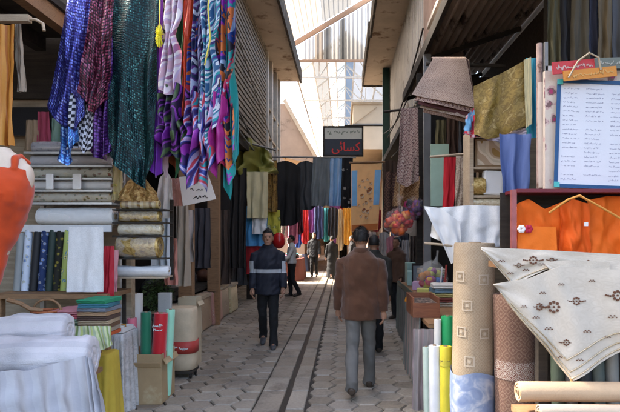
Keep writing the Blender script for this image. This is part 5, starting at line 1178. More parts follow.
tag(MB().tube([(X(384, 7.9), 7.9, Z(107, 7.6)), (X(424, 7.9), 7.6, Z(107, 7.6))], .02, 8).build('rug_bar', m_darkw), 'short dark bar from which the long mauve rug hangs', 'bar')
# dark doorway and post behind the rugs
tag(MB().box(X(424, 7.8), X(431, 7.8), 7.8, 7.9, 0, 4.3).build('steel_post', m_steel), 'grey steel post left of the mint green panel', 'post')
tag(MB().box(X(417, 8.4), X(424, 8.4), 8.4, 8.48, 0, 4.2).build('timber_post', m_darkw), 'dark timber post behind the bag of purple toys', 'post')
tag(MB().box(X(431, 7.4), X(449, 7.4), 7.4, 7.45, Z(206, 7.4), Z(144, 7.4)).build('mint_panel', mat('mint green panel', (.42, .58, .46), uv=False, rough=.6, var=.2)), 'pale mint green panel behind the crimson cloth', 'panel')
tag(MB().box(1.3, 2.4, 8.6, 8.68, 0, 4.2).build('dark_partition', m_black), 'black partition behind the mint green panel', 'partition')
# ---- transparent bags of toys
def toy_bag(name, label, px, py, Y, rx, rz, cols, n, seed):
    c = Vector((X(px, Y), Y, Z(py, Y)))
    t = thing(name, label, 'toy bag', (c.x, c.y, c.z - rz)); rr = random.Random(seed)
    for k in range(n):
        a, b, q = rr.uniform(0, 2 * pi), rr.uniform(-1, 1), rr.uniform(.3, .86); p = c + Vector((rx * q * cos(a) * sqrt(1 - b * b), rx * .8 * q * sin(a) * sqrt(1 - b * b), rz * q * b))
        s = rr.uniform(.03, .06)
        mb = MB().ball(p, (s, s, s * rr.uniform(.7, 1.2)), 9, 6, fn=lambda d: 1 + .55 * noise.noise(d * 2.3 + p))
        mb.build('toy', pl(rr.choice(cols), uv=False, rough=.35, var=.15), t)
    mb = MB(); mb.ball(c, (rx, rx * .85, rz), 26, 18, fn=lambda d: 1 + .12 * noise.noise(d * 2.6 + Vector((seed, 0, 0))) + .05 * noise.noise(d * 8))
    mb.build('plastic_film', film('toy bag film', (.9, .75, .75), .90, .1), t)
    neck = c + Vector((0, 0, rz * .95))
    MB().tube([neck, neck + Vector((.01, 0, .06)), neck + Vector((.0, 0, .12)), neck + Vector((.02, 0, .22))], [.05, .02, .035, .06], 10).build('knotted_neck', MATS['toy bag film'], t)
    MB().tube([neck + Vector((0, 0, .12)), neck + Vector((.02, .1, .9))], .006, 6).build('string', m_pale, t)
toy_bag('bag_of_toys', 'clear bag of orange red toys hanging over the lane edge', 399, 223, 8.0, .235, .21, [(.75, .05, .02), (.8, .16, .03), (.7, .12, .06), (.75, .30, .04), (.6, .03, .03)], 70, 3)
toy_bag('bag_of_toys', 'clear bag of purple and dark blue toys beside the red bag', 414, 208, 8.3, .20, .19, [(.20, .03, .28), (.05, .02, .10), (.30, .12, .42), (.45, .04, .15), (.03, .03, .05)], 60, 5)
toy_bag('bag_of_toys', 'small clear bag with orange and pink toys above the purple bag', 414, 190, 8.6, .15, .12, [(.62, .20, .04), (.6, .25, .3), (.7, .5, .2)], 30, 8)
# ---- crimson cloth and lace strip on a rail
Y = 5.9
tag(MB().tube([(X(430, Y), Y, Z(157, Y)), (X(480, Y), Y, Z(153, Y))], .014, 8).build('cloth_rail', m_pale), 'thin pale rail of the crimson cloth and lace strip', 'rail')
hang('hanging_cloth', 'narrow crimson cloth hanging in front of the mint panel', 'cloth', (444, 456, 157), (443, 454, 212), Y, mat('crimson towel', (.46, .012, .02), rough=.8), folds=1, amp=.02)
hang('lace_strip', 'beige lace strip hanging beside the crimson cloth', 'cloth', (456, 469, 156), (455, 468, 212), Y, mat('beige lace', [(.55, .44, .33), (.30, .20, .14), (.50, .40, .3)], 'lace', scale=30), folds=1, amp=.02)
# ---- partition shelves at the back of the stall
Y = 5.3
SH = thing('wall_shelf', 'pale wall shelf with boxed and rolled goods left of the blue curtain', 'shelf', (X(492, Y), 5.4, Z(246, Y)))
for py in (137, 168, 196, 208, 246): MB().box(X(469, Y), X(512, Y), 5.22, 5.5, Z(py, Y) - .02, Z(py, Y)).build('shelf_board', m_pale, SH)
for px in (469.5, 511.5): MB().box(X(px, Y) - .02, X(px, Y) + .02, 5.21, 5.49, Z(246, Y), Z(132, Y)).build('shelf_side', m_pale, SH)
PB = thing('gift_box', 'beige boxed set with golden print on the upper shelf', 'box', (X(488, Y), 5.33, Z(167, Y)))
MB().box(X(474, Y), X(503, Y), 5.25, 5.42, Z(168, Y) + .002, Z(140, Y)).build('box', mat('box edge brown', (.26, .17, .09), uv=False, rough=.5), PB)
MB().box(X(476, Y), X(501, Y), 5.243, 5.249, Z(166, Y) + .002, Z(142, Y)).build('printed_front', mat('box print', [(.50, .42, .32), (.3, .18, .06), (.42, .3, .2), (.6, .5, .38)], 'swirl', scale=3), PB)
roll('fabric_roll', 'gold cloth roll at the left of the middle shelf', 'fabric roll', (X(470, Y), 5.3, Z(196, Y) + .095), (X(484, Y), 5.3, Z(196, Y) + .095), .09, m_goldb)
tag(MB().box(X(482, Y), X(502, Y), 5.24, 5.34, Z(196, Y) + .002, Z(171, Y), ry=.06).build('white_packet', m_white, bev=.022), 'rounded white packet on the middle shelf right of the gold roll', 'packet')
roll('fabric_roll', 'slim cream and gold roll on the thin shelf below the white packet', 'fabric roll', (X(470, Y), 5.28, Z(208, Y) + .05), (X(507, Y), 5.28, Z(208, Y) + .05), .046, m_goldc)
for k, (a, b, h, c, nm) in enumerate(((470, 482, 24, (.72, .72, .72), 'plain white package lowest on the wall shelf beside the white cloth'), (483, 496, 19, (.62, .58, .5), 'cream package between white and grey ones on the wall shelf'), (497, 509, 26, (.5, .52, .55), 'grey package beside the blue curtain on the wall shelf'))):
    tag(MB().box(X(a, Y), X(b, Y), 5.24, 5.42, Z(246, Y) + .002, Z(246 - h, Y)).build('package', pl(c, uv=False, rough=.4), bev=.02), nm, 'package', 'packages on the lowest wall shelf')
# ---- gold, turquoise, red cloths high under the awning
hang('gold_cloth', 'wide dark gold embroidered cloth hanging under the ribbed awning', 'cloth', [(474, 86), (500, 74), (530, 58)], [(474, 134), (486, 140), (506, 134), (530, 124)], 4.9, mat('old gold embroidery', [(.20, .12, .02), (.30, .20, .045), (.17, .10, .015), (.40, .29, .10)], 'brocade', scale=16, rough=.5), folds=2, amp=.03)
hang('cream_trim', 'cream trim cloth edging the dark gold cloth', 'cloth', [(524, 60), (531, 57)], [(526, 128), (532, 124)], 4.86, mat('cream trim', (.55, .48, .28)), folds=.5, amp=.01)
hang('turquoise_cloth', 'turquoise cloth strip hanging between gold cloth and pinkish pole', 'cloth', (526, 536, 58), (527, 536, 138), 4.95, mat('turquoise strip', [(.03, .28, .38), (.08, .42, .5), (.02, .2, .3)], 'ustripe', scale=9), folds=1.5, amp=.02)
hang('red_scarf', 'red and blue scarf end at the lower corner of the gold cloth', 'scarf', [(466, 116), (474, 108), (482, 112)], [(464, 134), (474, 138), (488, 134)], 4.95, mat('red blue print', [(.5, .03, .05), (.3, .02, .05), (.12, .3, .5), (.55, .35, .38)], 'cells', scale=12), folds=2, amp=.03)
hang('pale_scarf', 'pale lilac scarf end trailing under the gold cloth', 'scarf', [(478, 130), (500, 136), (526, 128)], [(480, 138), (502, 143), (526, 136)], 4.93, mat('pale lilac', (.48, .42, .5)), folds=3, amp=.02)
hang('blue_curtain', 'plain blue curtain hanging between wall shelf and orange cloths', 'curtain', (499, 531, 134), [(503, 240), (512, 248), (524, 244)], 4.7, mat('denim blue', (.13, .19, .42), var=.2), folds=2, amp=.045)
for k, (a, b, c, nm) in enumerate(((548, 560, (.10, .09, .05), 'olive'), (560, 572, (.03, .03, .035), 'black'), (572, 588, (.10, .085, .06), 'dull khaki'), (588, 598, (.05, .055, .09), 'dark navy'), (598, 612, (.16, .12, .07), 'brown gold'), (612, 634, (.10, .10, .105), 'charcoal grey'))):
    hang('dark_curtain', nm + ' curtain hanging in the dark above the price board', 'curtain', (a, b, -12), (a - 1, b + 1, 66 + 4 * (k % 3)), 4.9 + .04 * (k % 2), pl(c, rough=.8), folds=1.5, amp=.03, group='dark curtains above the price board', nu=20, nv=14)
# pinkish pole with a wrapped cloth and a grey meter box
PO = thing('stall_pole', 'pinkish white pole with wrapped cloth between turquoise strip and notice board', 'pole', (X(540, 4.2), 4.2, 0))
MB().tube([(X(540, 4.2), 4.2, 0), (X(539.5, 4.2), 4.2, Z(44, 4.2))], .024, 12).build('pole', mat('pinkish white paint', (.42, .30, .26), uv=False, rough=.6, var=.6, vscale=12, dirt=((.16, .09, .07), 9, .56)), PO)
MB().tube([(X(541, 4.2), 4.17, Z(188, 4.2)), (X(542, 4.2), 4.16, Z(160, 4.2)), (X(540, 4.2), 4.16, Z(120, 4.2)), (X(540, 4.2), 4.17, Z(84, 4.2))], [.03, .045, .036, .028], 10).build('wrapped_cloth', mat('wrapped white cloth', (.55, .47, .42)), PO)
FR = thing('meter_bracket', 'slim grey metal bracket with small black switch beside the notice board', 'bracket', (X(549, 4.1), 4.1, Z(140, 4.1)))
MB().box(X(545, 4.1), X(548, 4.1), 4.1, 4.13, Z(138, 4.1), Z(42, 4.1)).build('upright', m_steel, FR)
MB().box(X(546, 4.1), X(556, 4.1), 4.10, 4.12, Z(128, 4.1), Z(66, 4.1)).build('plate', mat('grey white plate', (.5, .5, .47), uv=False, rough=.5), FR)
MB().box(X(548, 4.1), X(553, 4.1), 4.085, 4.099, Z(120, 4.1), Z(108, 4.1)).build('switch', m_black, FR)
# ---- notice board with handwritten price list
Y = 4.0
BD = thing('notice_board', 'floral cloth covered board behind the handwritten price list', 'board', (X(590, Y), 4.05, Z(190, Y)))
MB().box(X(546, Y), X(640, Y), 4.02, 4.06, Z(192, Y), Z(70, Y)).build('board', mat('floral board cloth', [(.62, .54, .46), (.38, .05, .14), (.2, .12, .12), (.55, .38, .36)], 'floral', scale=9, uv=True), BD)
MB().box(X(516, Y), X(640, Y), 4.0, 4.07, Z(196, Y), Z(190.5, Y)).build('lower_rail', mat('dark red rail', (.15, .018, .028), uv=False, rough=.5), BD)
PL = thing('price_list', 'white handwritten sheet in blue taped frame hanging on the floral board', 'notice', (X(590, Y), 3.99, Z(187, Y)))
tilt = -.035
def tb(mb, x0, x1, z0, z1, y0, y1):
    cx_, cz_ = X(592, Y), Z(132, Y); M = Matrix.Rotation(-tilt, 3, 'Y')
    vs = []
    for y in (y0, y1):
        for a, b in ((x0, z0), (x1, z0), (x1, z1), (x0, z1)):
            q = M @ Vector((a - cx_, 0, b - cz_)); vs.append((q.x + cx_, y, q.z + cz_))
    return mb.add(vs, [(0, 1, 2, 3), (7, 6, 5, 4), (0, 4, 5, 1), (1, 5, 6, 2), (2, 6, 7, 3), (3, 7, 4, 0)])
xa, xb, za, zb = X(557.5, Y), X(628, Y), Z(186, Y), Z(84, Y)
tb(MB(), xa, xb, za, zb, 3.985, 3.995).build('paper', mat('cool white paper', (.74, .77, .84), uv=False, rough=.6, var=.06), PL)
mb = MB(); e = .022
tb(mb, xa - e, xa + .006, za - e, zb + e, 3.978, 3.984); tb(mb, xb - .006, xb + e, za - e, zb + e, 3.978, 3.984); tb(mb, xa + .007, xb - .007, za - e, za + .006, 3.978, 3.984); tb(mb, xa + .007, xb - .007, zb - .006, zb + e, 3.978, 3.984)
mb.build('blue_border', mat('blue tape', (.012, .08, .22), uv=False, rough=.4), PL)
for a, b in ((xa, za), (xa, zb), (xb, za), (xb, zb)): tb(MB(), a - .022, a + .018, b - .02, b + .02, 3.970, 3.977).build('corner_clip', mat('turquoise tape', (.08, .5, .48), uv=False, rough=.4), PL)
mb = MB(); rr = random.Random(77); Mt = Matrix.Rotation(-tilt, 3, 'Y'); n0 = 0
zz = zb - .05
while zz > za + .03:
    for a, b in ((xa + .03, xa + .16), (xa + .2, xa + .34), (xa + .39, xb - .03)):
        if rr.random() < .93: squiggles(mb, a, b - rr.uniform(0, .04), zz, .012, 3.985, rr, .0021, gap=.3, depth=.0015)
    zz -= .034
c0 = Vector((X(592, Y), 0, Z(132, Y)))
mb.v = [tuple(Mt @ (Vector((p[0], 0, p[2])) - c0) + c0 + Vector((0, p[1], 0))) for p in mb.v]
mb.build('handwriting', mat('grey blue ink', (.34, .36, .48), uv=False, rough=.6), PL)
def strip(name, label, px0, px1, py0, py1, Y, col, tl, ink):
    cx_, cz_ = X((px0 + px1) / 2, Y), Z((py0 + py1) / 2, Y)
    t = thing(name, label, 'sign', (cx_, Y, Z(py1, Y)))
    MB().box(X(px0, Y), X(px1, Y), Y - .012, Y, Z(py1, Y), Z(py0, Y), ry=tl).build('plate', mat(label[:20], col, uv=False, rough=.4, var=.12), t)
    mb = MB(); squiggles(mb, X(px0 + 4, Y), X(px1 - 3, Y), cz_ - .015, .03, Y - .0125, random.Random(px0), .006, gap=.15)
    Mr = Matrix.Rotation(tl, 3, 'Y'); c = Vector((cx_, 0, cz_)); mb.v = [tuple(Mr @ (Vector((p[0], 0, p[2])) - c) + c + Vector((0, p[1], 0))) for p in mb.v]
    mb.build('lettering', ink, t)
strip('red_sign', 'red strip sign with worn white lettering above the price list', 552, 594, 61, 73, 3.94, (.52, .035, .04), -.09, mat('worn white ink', (.62, .5, .48), uv=False, rough=.6))
strip('grey_sign', 'grey green strip sign right of the red strip sign', 594, 634, 58, 69, 3.95, (.16, .18, .15), -.03, mat('pale grey ink', (.45, .46, .42), uv=False, rough=.6))
strip('orange_sign', 'orange strip sign under the red strip sign', 563, 616, 69, 79, 3.92, (.66, .26, .03), -.10, mat('amber ink', (.75, .45, .15), uv=False, rough=.6))
tag(MB().tube([(X(568, 3.9), 3.89, Z(78, 3.9)), (X(577, 3.9), 3.88, Z(62, 3.9)), (X(588, 3.9), 3.88, Z(54, 3.9)), (X(598, 3.9), 3.89, Z(58, 3.9)), (X(601, 3.9), 3.9, Z(70, 3.9))], .007, 8).build('string_loop', mat('raw string', (.5, .42, .3))), 'loop of raw string holding the strip signs', 'string')
# ---- orange cloths in the red edged case
Y = 3.75
CS = thing('display_case', 'red edged open case in which the orange cloths hang', 'case', (X(570, Y), 3.85, Z(262, Y)))
MB().box(X(510, Y), X(514.5, Y), 3.7, 3.75, Z(262, Y), Z(190, Y)).build('side_post', mat('red white post', (.32, .10, .10), uv=False, rough=.5, var=.5, vscale=14), CS)
MB().box(X(510, Y), X(650, Y), 3.98, 4.0, Z(262, Y), Z(190, Y)).build('back_board', m_darkw, CS)
MB().box(X(514.6, Y), X(650, Y), 3.69, 3.97, Z(193, Y), Z(189.5, Y)).build('top_board', MATS['dark red rail'], CS)
MB().box(X(514.6, Y), X(650, Y), 3.69, 3.97, Z(266, Y), Z(262, Y)).build('bottom_board', m_wood, CS)
co_ = (.74, .135, .008)
hang('orange_cloth', 'orange cloth with drooping folded collar at the left of the case', 'cloth', [(517, 204), (528, 199), (545, 209), (562, 202)], [(515, 262), (562, 262)], 3.80, mat('orange felt', co_, rough=.75, var=.15), folds=1.5, amp=.028, rough=.6, group='orange cloths in the red edged case')
hang('orange_cloth', 'orange cloth under the pale strap in the middle of the case', 'cloth', [(560, 207), (572, 199), (590, 204)], [(560, 262), (592, 262)], 3.76, mat('deep orange felt', (.70, .105, .006), rough=.75, var=.15), folds=1, amp=.03, rough=.6, group='orange cloths in the red edged case')
hang('orange_cloth', 'broad orange cloth filling the right end of the case', 'cloth', [(588, 200), (608, 196), (640, 197)], [(588, 262), (640, 262)], 3.81, MATS['orange felt'], folds=1.5, amp=.028, rough=.6, group='orange cloths in the red edged case')
hang('orange_cloth', 'folded orange cloth panel lying in front of the drooping collar', 'cloth', [(518, 226), (556, 227)], [(517, 262), (557, 262)], 3.73, mat('light orange felt', (.78, .17, .012), rough=.75, var=.12), folds=.5, amp=.01, group='orange cloths in the red edged case')
tag(MB().tube([(X(549, 3.7), 3.70, Z(213, 3.7)), (X(566, 3.7), 3.67, Z(200, 3.7)), (X(577, 3.7), 3.66, Z(196, 3.7)), (X(596, 3.7), 3.67, Z(206, 3.7)), (X(632, 3.7), 3.68, Z(226, 3.7))], .0085, 8).build('amber_strap', mat('amber strap', (.62, .28, .06))), 'amber strap slung across the orange cloths', 'strap')
FLW = thing('cloth_flower', 'small white and red cloth flower pinned to the orange panel', 'flower', (X(523, 3.7), 3.7, Z(229, 3.7)))
mb = MB(); cx_, cz_ = X(521, 3.7), Z(229, 3.7)
for k in range(6): mb.ball((cx_ + .016 * cos(k * pi / 3), 3.69, cz_ + .016 * sin(k * pi / 3)), (.014, .008, .014), 8, 6)
mb.build('white_petal', m_white, FLW); mb = MB()
for k in range(6): mb.ball((cx_ + .05 + .018 * cos(k * pi / 3), 3.692, cz_ + .016 * sin(k * pi / 3)), (.015, .008, .015), 8, 6)
mb.build('red_petal', mat('petal red', (.42, .02, .05)), FLW)
tag(MB().box(X(587, 3.7), X(591, 3.7), 3.742, 3.748, Z(226, 3.7), Z(222, 3.7)).build('price_tag', m_white), 'tiny white tag on the orange cloths', 'tag')
# ---- embroidered white tablecloths
m_emb = mat('linen white', [(.58, .52, .435), (.55, .49, .405), (.595, .535, .45)], 'lace', scale=26, rough=.9, var=.2)
m_thread = mat('brown embroidery thread', (.13, .055, .03), rough=.7); m_thread2 = mat('gold embroidery thread', (.38, .24, .10), rough=.6)
m_trim = mat('gold lace trim', [(.42, .33, .2), (.6, .53, .42), (.34, .24, .12)], 'lace', scale=60)
Y = 3.3
CT = thing('counter', 'timber counter front under the embroidered tablecloths', 'counter', (X(560, Y), 3.6, 0))
MB().box(X(498, 3.45), X(660, 3.45), 3.42, 3.68, Z(262, 3.45) - .04, Z(262, 3.45)).build('counter_top', m_wood, CT)
for px in (546, 650): MB().box(X(px, 3.45) - .03, X(px, 3.45) + .03, 3.5, 3.56, 0, Z(262, 3.45) - .041).build('leg', m_darkw, CT)
MB().box(X(545, 3.6), X(660, 3.6), 3.66, 3.70, 0, .95).build('back_panel', m_darkw, CT)
def embroider(parent, fn, flowers, sprigs, edge=None, face=-.004):
    mb = [None]
    def disc(p, r, n=9, a0=0, el=1.0):
        mb[0].prism([(p.x + r * cos(2 * pi * k / n + a0), p.z + r * el * sin(2 * pi * k / n + a0)) for k in range(n)], p.y - .006, p.y + .001)
    for (u, v, r) in flowers:
        mb[0] = MB(); c = fn(u, v) + Vector((0, face, 0))
        for k in range(8):
            a = 2 * pi * k / 8; disc(c + Vector((r * cos(a), 0, r * sin(a))), r * .30)
        disc(c, r * .22)
        for s in (-1, 1):
            for q in (1.7, 2.2, 2.7): disc(c + Vector((s * r * q, 0, r * .2 * (q - 2.2))), r * .22)
        mb[0].build('flower_embroidery', m_thread, parent)
    for (u, v, r) in sprigs:
        mb[0] = MB(); c = fn(u, v) + Vector((0, face, 0))
        for k in range(5): disc(c + Vector(((k - 2) * r * .8, 0, (k % 2) * r * .7)), r * .34, el=.8)
        mb[0].build('sprig_embroidery', m_thread, parent)
    if edge:
        for (a, b, c, d) in edge:       # gold trim along a line in u, v
            p = [fn(a + (c - a) * k / 24, b + (d - b) * k / 24) + Vector((0, face - .002, 0)) for k in range(25)]
            MB().tube(p, .0045, 6).build('trim', m_trim, parent)
def tcloth(label, top, bot, Y, flowers, sprigs, edge, folds, amp, seed):
    fn = cloth_fn(top, bot, Y, folds=folds, amp=amp, seed=seed, top_amp=.15)
    t = thing('embroidered_tablecloth', label, 'tablecloth', tuple(fn(.5, .5)), 'embroidered tablecloths on the counter')
    MB().sheet(fn, 60, 40, .9, .6, .004).build('cloth', m_emb, t)
    embroider(t, fn, flowers, sprigs, edge); return t
tcloth('upper embroidered white tablecloth with lace corner at the left', [(481, 247), (545, 250), (650, 256)], [(482, 250), (512, 285), (548, 268), (600, 284), (650, 290)], Y,
       [(.40, .42, .022), (.52, .5, .012), (.30, .5, .012), (.70, .42, .022), (.9, .45, .018)], [(.16, .55, .011), (.24, .72, .010), (.36, .75, .010), (.46, .72, .011), (.60, .72, .011), (.8, .70, .012)], [(.02, .8, .25, .93), (.25, .93, .5, .9), (.5, .9, .98, .93)], 2.5, .02, 3.1)
tcloth('lower embroidered white tablecloth falling to a tasselled point', [(493, 284), (530, 278), (560, 266), (650, 272)], [(494, 286), (534, 334), (572, 381), (622, 352), (660, 336)], 3.22,
       [(.50, .32, .030), (.36, .38, .018), (.66, .36, .020), (.84, .34, .026), (.52, .66, .016)], [(.30, .60, .011), (.40, .62, .013), (.46, .84, .011), (.56, .86, .011), (.64, .66, .012), (.72, .8, .011), (.78, .6, .014), (.9, .66, .012), (.22, .55, .010), (.42, .2, .010), (.6, .16, .010), (.76, .16, .010)], [(.04, .96, .5, .97), (.5, .97, .97, .96), (.10, .88, .5, .91), (.5, .91, .96, .89), (.12, .78, .5, .80), (.5, .80, .95, .78)], 3, .022, 5.7)
tcloth('small lace corner cloth peeking from between the two tablecloths', [(544, 262), (575, 260), (610, 262)], [(546, 266), (578, 300), (608, 286)], 3.26, [(.5, .4, .018)], [], [(.05, .95, .5, .97), (.5, .97, .95, .95)], 1, .012, 8.8)
tag(MB().tube([(X(572, 3.2), 3.21, Z(378, 3.2)), (X(572.5, 3.2), 3.21, Z(386, 3.2)), (X(572, 3.2), 3.21, Z(396, 3.2))], [.006, .014, .012], 8).build('tassel', m_thread2), 'gold tassel at the point of the lower tablecloth', 'tassel')
# small white lace cloth corner by the beige carpet roll (white cloths spread at the left of the stall)
Y = 5.0
WT = thing('cloth_stand', 'timber stand under the bright white lace cloth', 'stand', (X(470, Y), 5.1, 0))
MB().box(X(440, Y), X(503, Y), 5.02, 5.3, Z(212, Y) - .03, Z(212, Y)).build('stand_top', m_wood, WT)
for px in (466, 494): MB().box(X(px, Y) - .025, X(px, Y) + .025, 5.1, 5.15, 0, Z(212, Y) - .031).build('leg', m_wood, WT)
hang('white_lace_cloth', 'bright white lace cloth spread over the stand behind the beige carpet roll', 'cloth', [(436, 208), (470, 205), (503, 206)], [(430, 236), (450, 246), (480, 248), (503, 246)], 4.98, m_lacew, folds=4, amp=.025)
hang('white_lace_cloth', 'pointed corner of white lace cloth falling over the stall goods', 'cloth', [(424, 206), (440, 208), (460, 222)], [(425, 209), (452, 264), (462, 258)], 4.9, m_white, folds=2, amp=.02)
tag(MB().tube([(X(424, 4.92), 4.92, Z(243, 4.92)), (X(455, 4.92), 4.9, Z(246, 4.92))], .012, 8).build('pale_stick', m_pale), 'pale stick poking out left of the white lace corner', 'stick')
# ---- standing carpet rolls
m_blu = mat('blue cloud print', [(.20, .27, .46), (.30, .37, .54), (.62, .64, .70)], 'brocade', scale=7, rough=.6)
Y = 4.2
o = roll('carpet_roll', 'tall beige carpet roll with square medallions standing in front of the stall', 'carpet roll', (X(477.5, Y), Y + .17, .02), (X(480, Y), Y + .17, Z(243, Y)), .165, m_rugC, lump=.05)
fr = .165
for k, (px, py) in enumerate(((462, 277), (484, 280), (468, 306), (463, 333), (485, 334), (470, 362))):
    c0_ = (X(px, Y) - X(478.6, Y)) / fr; a0 = -pi / 2 + math.asin(max(-.9, min(.9, c0_))); zc = Z(py, Y); s = .042
    mb = MB()
    for (a1, a2, z1, z2) in ((-s, s, s * .72, s), (-s, s, -s, -s * .72), (-s, -s * .72, -s * .72, s * .72), (s * .72, s, -s * .72, s * .72), (-s * .3, s * .3, -s * .3, s * .3)):
        mb.grid(lambda u, v: Vector((X(478.6, Y) + fr * 1.035 * cos(a0 + (a1 + (a2 - a1) * u) / fr), Y + .17 + fr * 1.035 * sin(a0 + (a1 + (a2 - a1) * u) / fr), zc + z1 + (z2 - z1) * v)), 8, 2, .05, .05)
    mb.build('square_medallion', mat('pale weave', (.56, .47, .36)), o)
mb = MB()
mb.grid(lambda u, v: Vector((X(477.6, Y) + fr * (1.10 + .02 * sin(6 * v + 9 * u) + .03 * noise.noise(Vector((u * 9, v * 4, 1)))) * cos(2 * pi * u), Y + .17 + fr * (1.10 + .02 * sin(6 * v + 9 * u)) * sin(2 * pi * u), .02 + (Z(375, Y) - .02 + .02 * sin(2 * pi * u * 3)) * v)), 48, 14, 1.15, .5)
tag(mb.build('blue_cloth', m_blu), 'blue cloud printed cloth wrapped round the foot of the beige carpet roll', 'cloth')
Y = 4.05
o = roll('carpet_roll', 'brown patterned carpet roll standing right of the beige one', 'carpet roll', (X(523, Y), Y + .15, .02), (X(520, Y), Y + .15, Z(296, Y)), .155, m_rugD, lump=.05)
mb = MB(); zc = Z(372, Y); cx0 = X(522, Y)
mb.grid(lambda u, v: Vector((cx0 + .163 * cos(2 * pi * u), Y + .15 + .163 * sin(2 * pi * u), zc - .07 + .14 * v)), 36, 4, .97, .14)
mb.build('pale_border_band', mat('pale lozenge band', [(.50, .42, .36), (.20, .08, .06), (.58, .5, .44), (.3, .16, .12)], 'rug', scale=10), o)
# rolls lying at the lower right
Y = 3.0
RKB = thing('low_rack', 'low timber rack carrying the lying rolls below the tablecloths', 'rack', (X(575, Y), 3.1, 0))
zr_ = Z(412, Y)
for px in (536, 640): MB().box(X(px, Y) - .03, X(px, Y) + .03, 2.9, 3.3, 0, zr_ - .09).build('trestle', m_wood, RKB)
MB().box(X(528, Y), X(655, Y), 2.9, 3.3, zr_ - .088, zr_ - .05).build('rack_top', m_wood, RKB)
roll('fabric_roll', 'beige canvas roll lying at the back of the low rack', 'fabric roll', (X(527, Y), 3.16, zr_ + .07), (X(660, Y), 3.18, zr_ + .06), .058, mat('beige canvas', (.46, .33, .21), rough=.8), 'rolls lying on the low rack')
roll('fabric_roll', 'grey brown canvas roll lying at the front of the low rack', 'fabric roll', (X(538, Y), 2.99, zr_ + .0), (X(660, Y), 3.0, zr_ - .01), .047, mat('grey brown canvas', (.33, .28, .23), rough=.8), 'rolls lying on the low rack')
for k, (px, c, nm) in enumerate(((556, (.05, .07, .05), 'dark green'), (568, (.12, .11, .10), 'dark grey'), (583, (.02, .025, .03), 'black'), (596, (.08, .10, .09), 'grey green'), (610, (.2, .2, .18), 'stone grey'))):
    roll('cloth_bolt', nm + ' bolt standing in the shade under the tablecloths', 'cloth bolt', (X(px, 3.5), 3.42, .0), (X(px, 3.5), 3.5, 1.05), .042, pl(c, rough=.6), 'bolts in the shade under the tablecloths', seg=16)
# ---- market table right of the lane
Y = 5.0
M1 = thing('market_table', 'timber market table right of the lane with drawers and cloth rolls', 'table', (1.05, 5.8, 0))
zt = .80
MB().box(.80, 1.75, 4.95, 6.6, zt - .04, zt).build('tabletop', m_wood, M1)
for a in (.85, 1.7):
    for b in (5.0, 6.54): MB().box(a - .03, a + .03, b - .03, b + .03, 0, zt - .041).build('leg', m_darkw, M1)
hang_side('hanging_cloth', 'grey green cloth hanging down the lane side of the market table', 'cloth', .775, 5.3, 6.6, .02, zt + .005, mat('grey green cloth', [(.24, .27, .24), (.32, .30, .28), (.18, .2, .19), (.36, .28, .26)], 'ustripe', scale=5), folds=7)
hang('hanging_cloth', 'dull mauve cloth hanging at the front of the market table', 'cloth', (413, 442, 329), (412, 441, 412), 4.93, mat('dull mauve', [(.32, .25, .25), (.24, .22, .22), (.4, .33, .32)], 'ustripe', scale=12), folds=3.5, amp=.025)
DB = thing('wooden_box', 'open red brown wooden box on the market table', 'box', (1.0, 5.5, zt))
m_rw = mat('red brown wood', [(.16, .055, .03), (.26, .10, .05), (.2, .07, .04)], 'plank', uv=False, scale=4, rough=.5)
bx0, bx1, by0, by1, bz0, bz1 = X(413, 5.3), X(440, 5.3), 5.3, 5.85, zt + .002, zt + .20
mb = MB(); mb.box(bx0, bx1, by0, by0 + .015, bz0, bz1 - .05); mb.box(bx0, bx1, by1 - .015, by1, bz0, bz1); mb.box(bx0, bx0 + .015, by0 + .016, by1 - .016, bz0, bz1); mb.box(bx1 - .015, bx1, by0 + .016, by1 - .016, bz0, bz1); mb.box(bx0 + .016, bx1 - .016, by0 + .016, by1 - .016, bz0, bz0 + .012)
mb.build('box', m_rw, DB)
MB().box(bx0 + .016, bx1 - .016, by0 + .02, by1 - .02, bz0 + .013, bz1 - .06).build('dark_contents', mat('dark small wares', [(.05, .04, .04), (.16, .12, .10), (.03, .03, .03), (.3, .22, .16)], 'cells', scale=40, uv=False), DB)
roll('cloth_roll', 'bright green cloth roll standing on the ground before the market table', 'fabric roll', (X(448, 4.84), 4.84, 0), (X(447.5, 4.84), 4.84, Z(316, 4.84)), .055, mat('bright green cloth', (.03, .40, .14), rough=.5), 'rolls standing at the market table')
roll('cloth_roll', 'white cloth roll standing left of the bright green roll', 'fabric roll', (X(437.5, 4.84), 4.83, 0), (X(437.5, 4.84), 4.83, Z(319, 4.84)), .033, m_white, 'rolls standing at the market table')
roll('cloth_roll', 'yellow cloth roll with printed neck standing on the ground by the beige carpet roll', 'fabric roll', (X(446.5, 4.6), 4.62, 0), (X(446.5, 4.6), 4.64, Z(347, 4.6)), .054, mat('yellow cloth', (.68, .58, .05), rough=.5), 'rolls standing at the market table')
roll('cloth_roll', 'tall white cloth roll standing left of the yellow roll', 'fabric roll', (X(435.5, 4.65), 4.66, 0), (X(435, 4.65), 4.68, Z(346, 4.65)), .05, mat('cool white cloth', (.70, .72, .76)), 'rolls standing at the market table')
roll('cloth_roll', 'thin white roll with green tip left of the tall white roll', 'fabric roll', (X(428, 4.75), 4.78, 0), (X(427, 4.75), 4.8, Z(348, 4.75)), .033, mat('greenish white cloth', (.55, .66, .58)), 'rolls standing at the market table')
mb = MB().grid(lambda u, v: Vector((X(446.5, 4.6) + .0572 * cos(2 * pi * u), 4.63 + .0572 * sin(2 * pi * u), Z(366, 4.6) + .055 * v)), 24, 2, .34, .05)
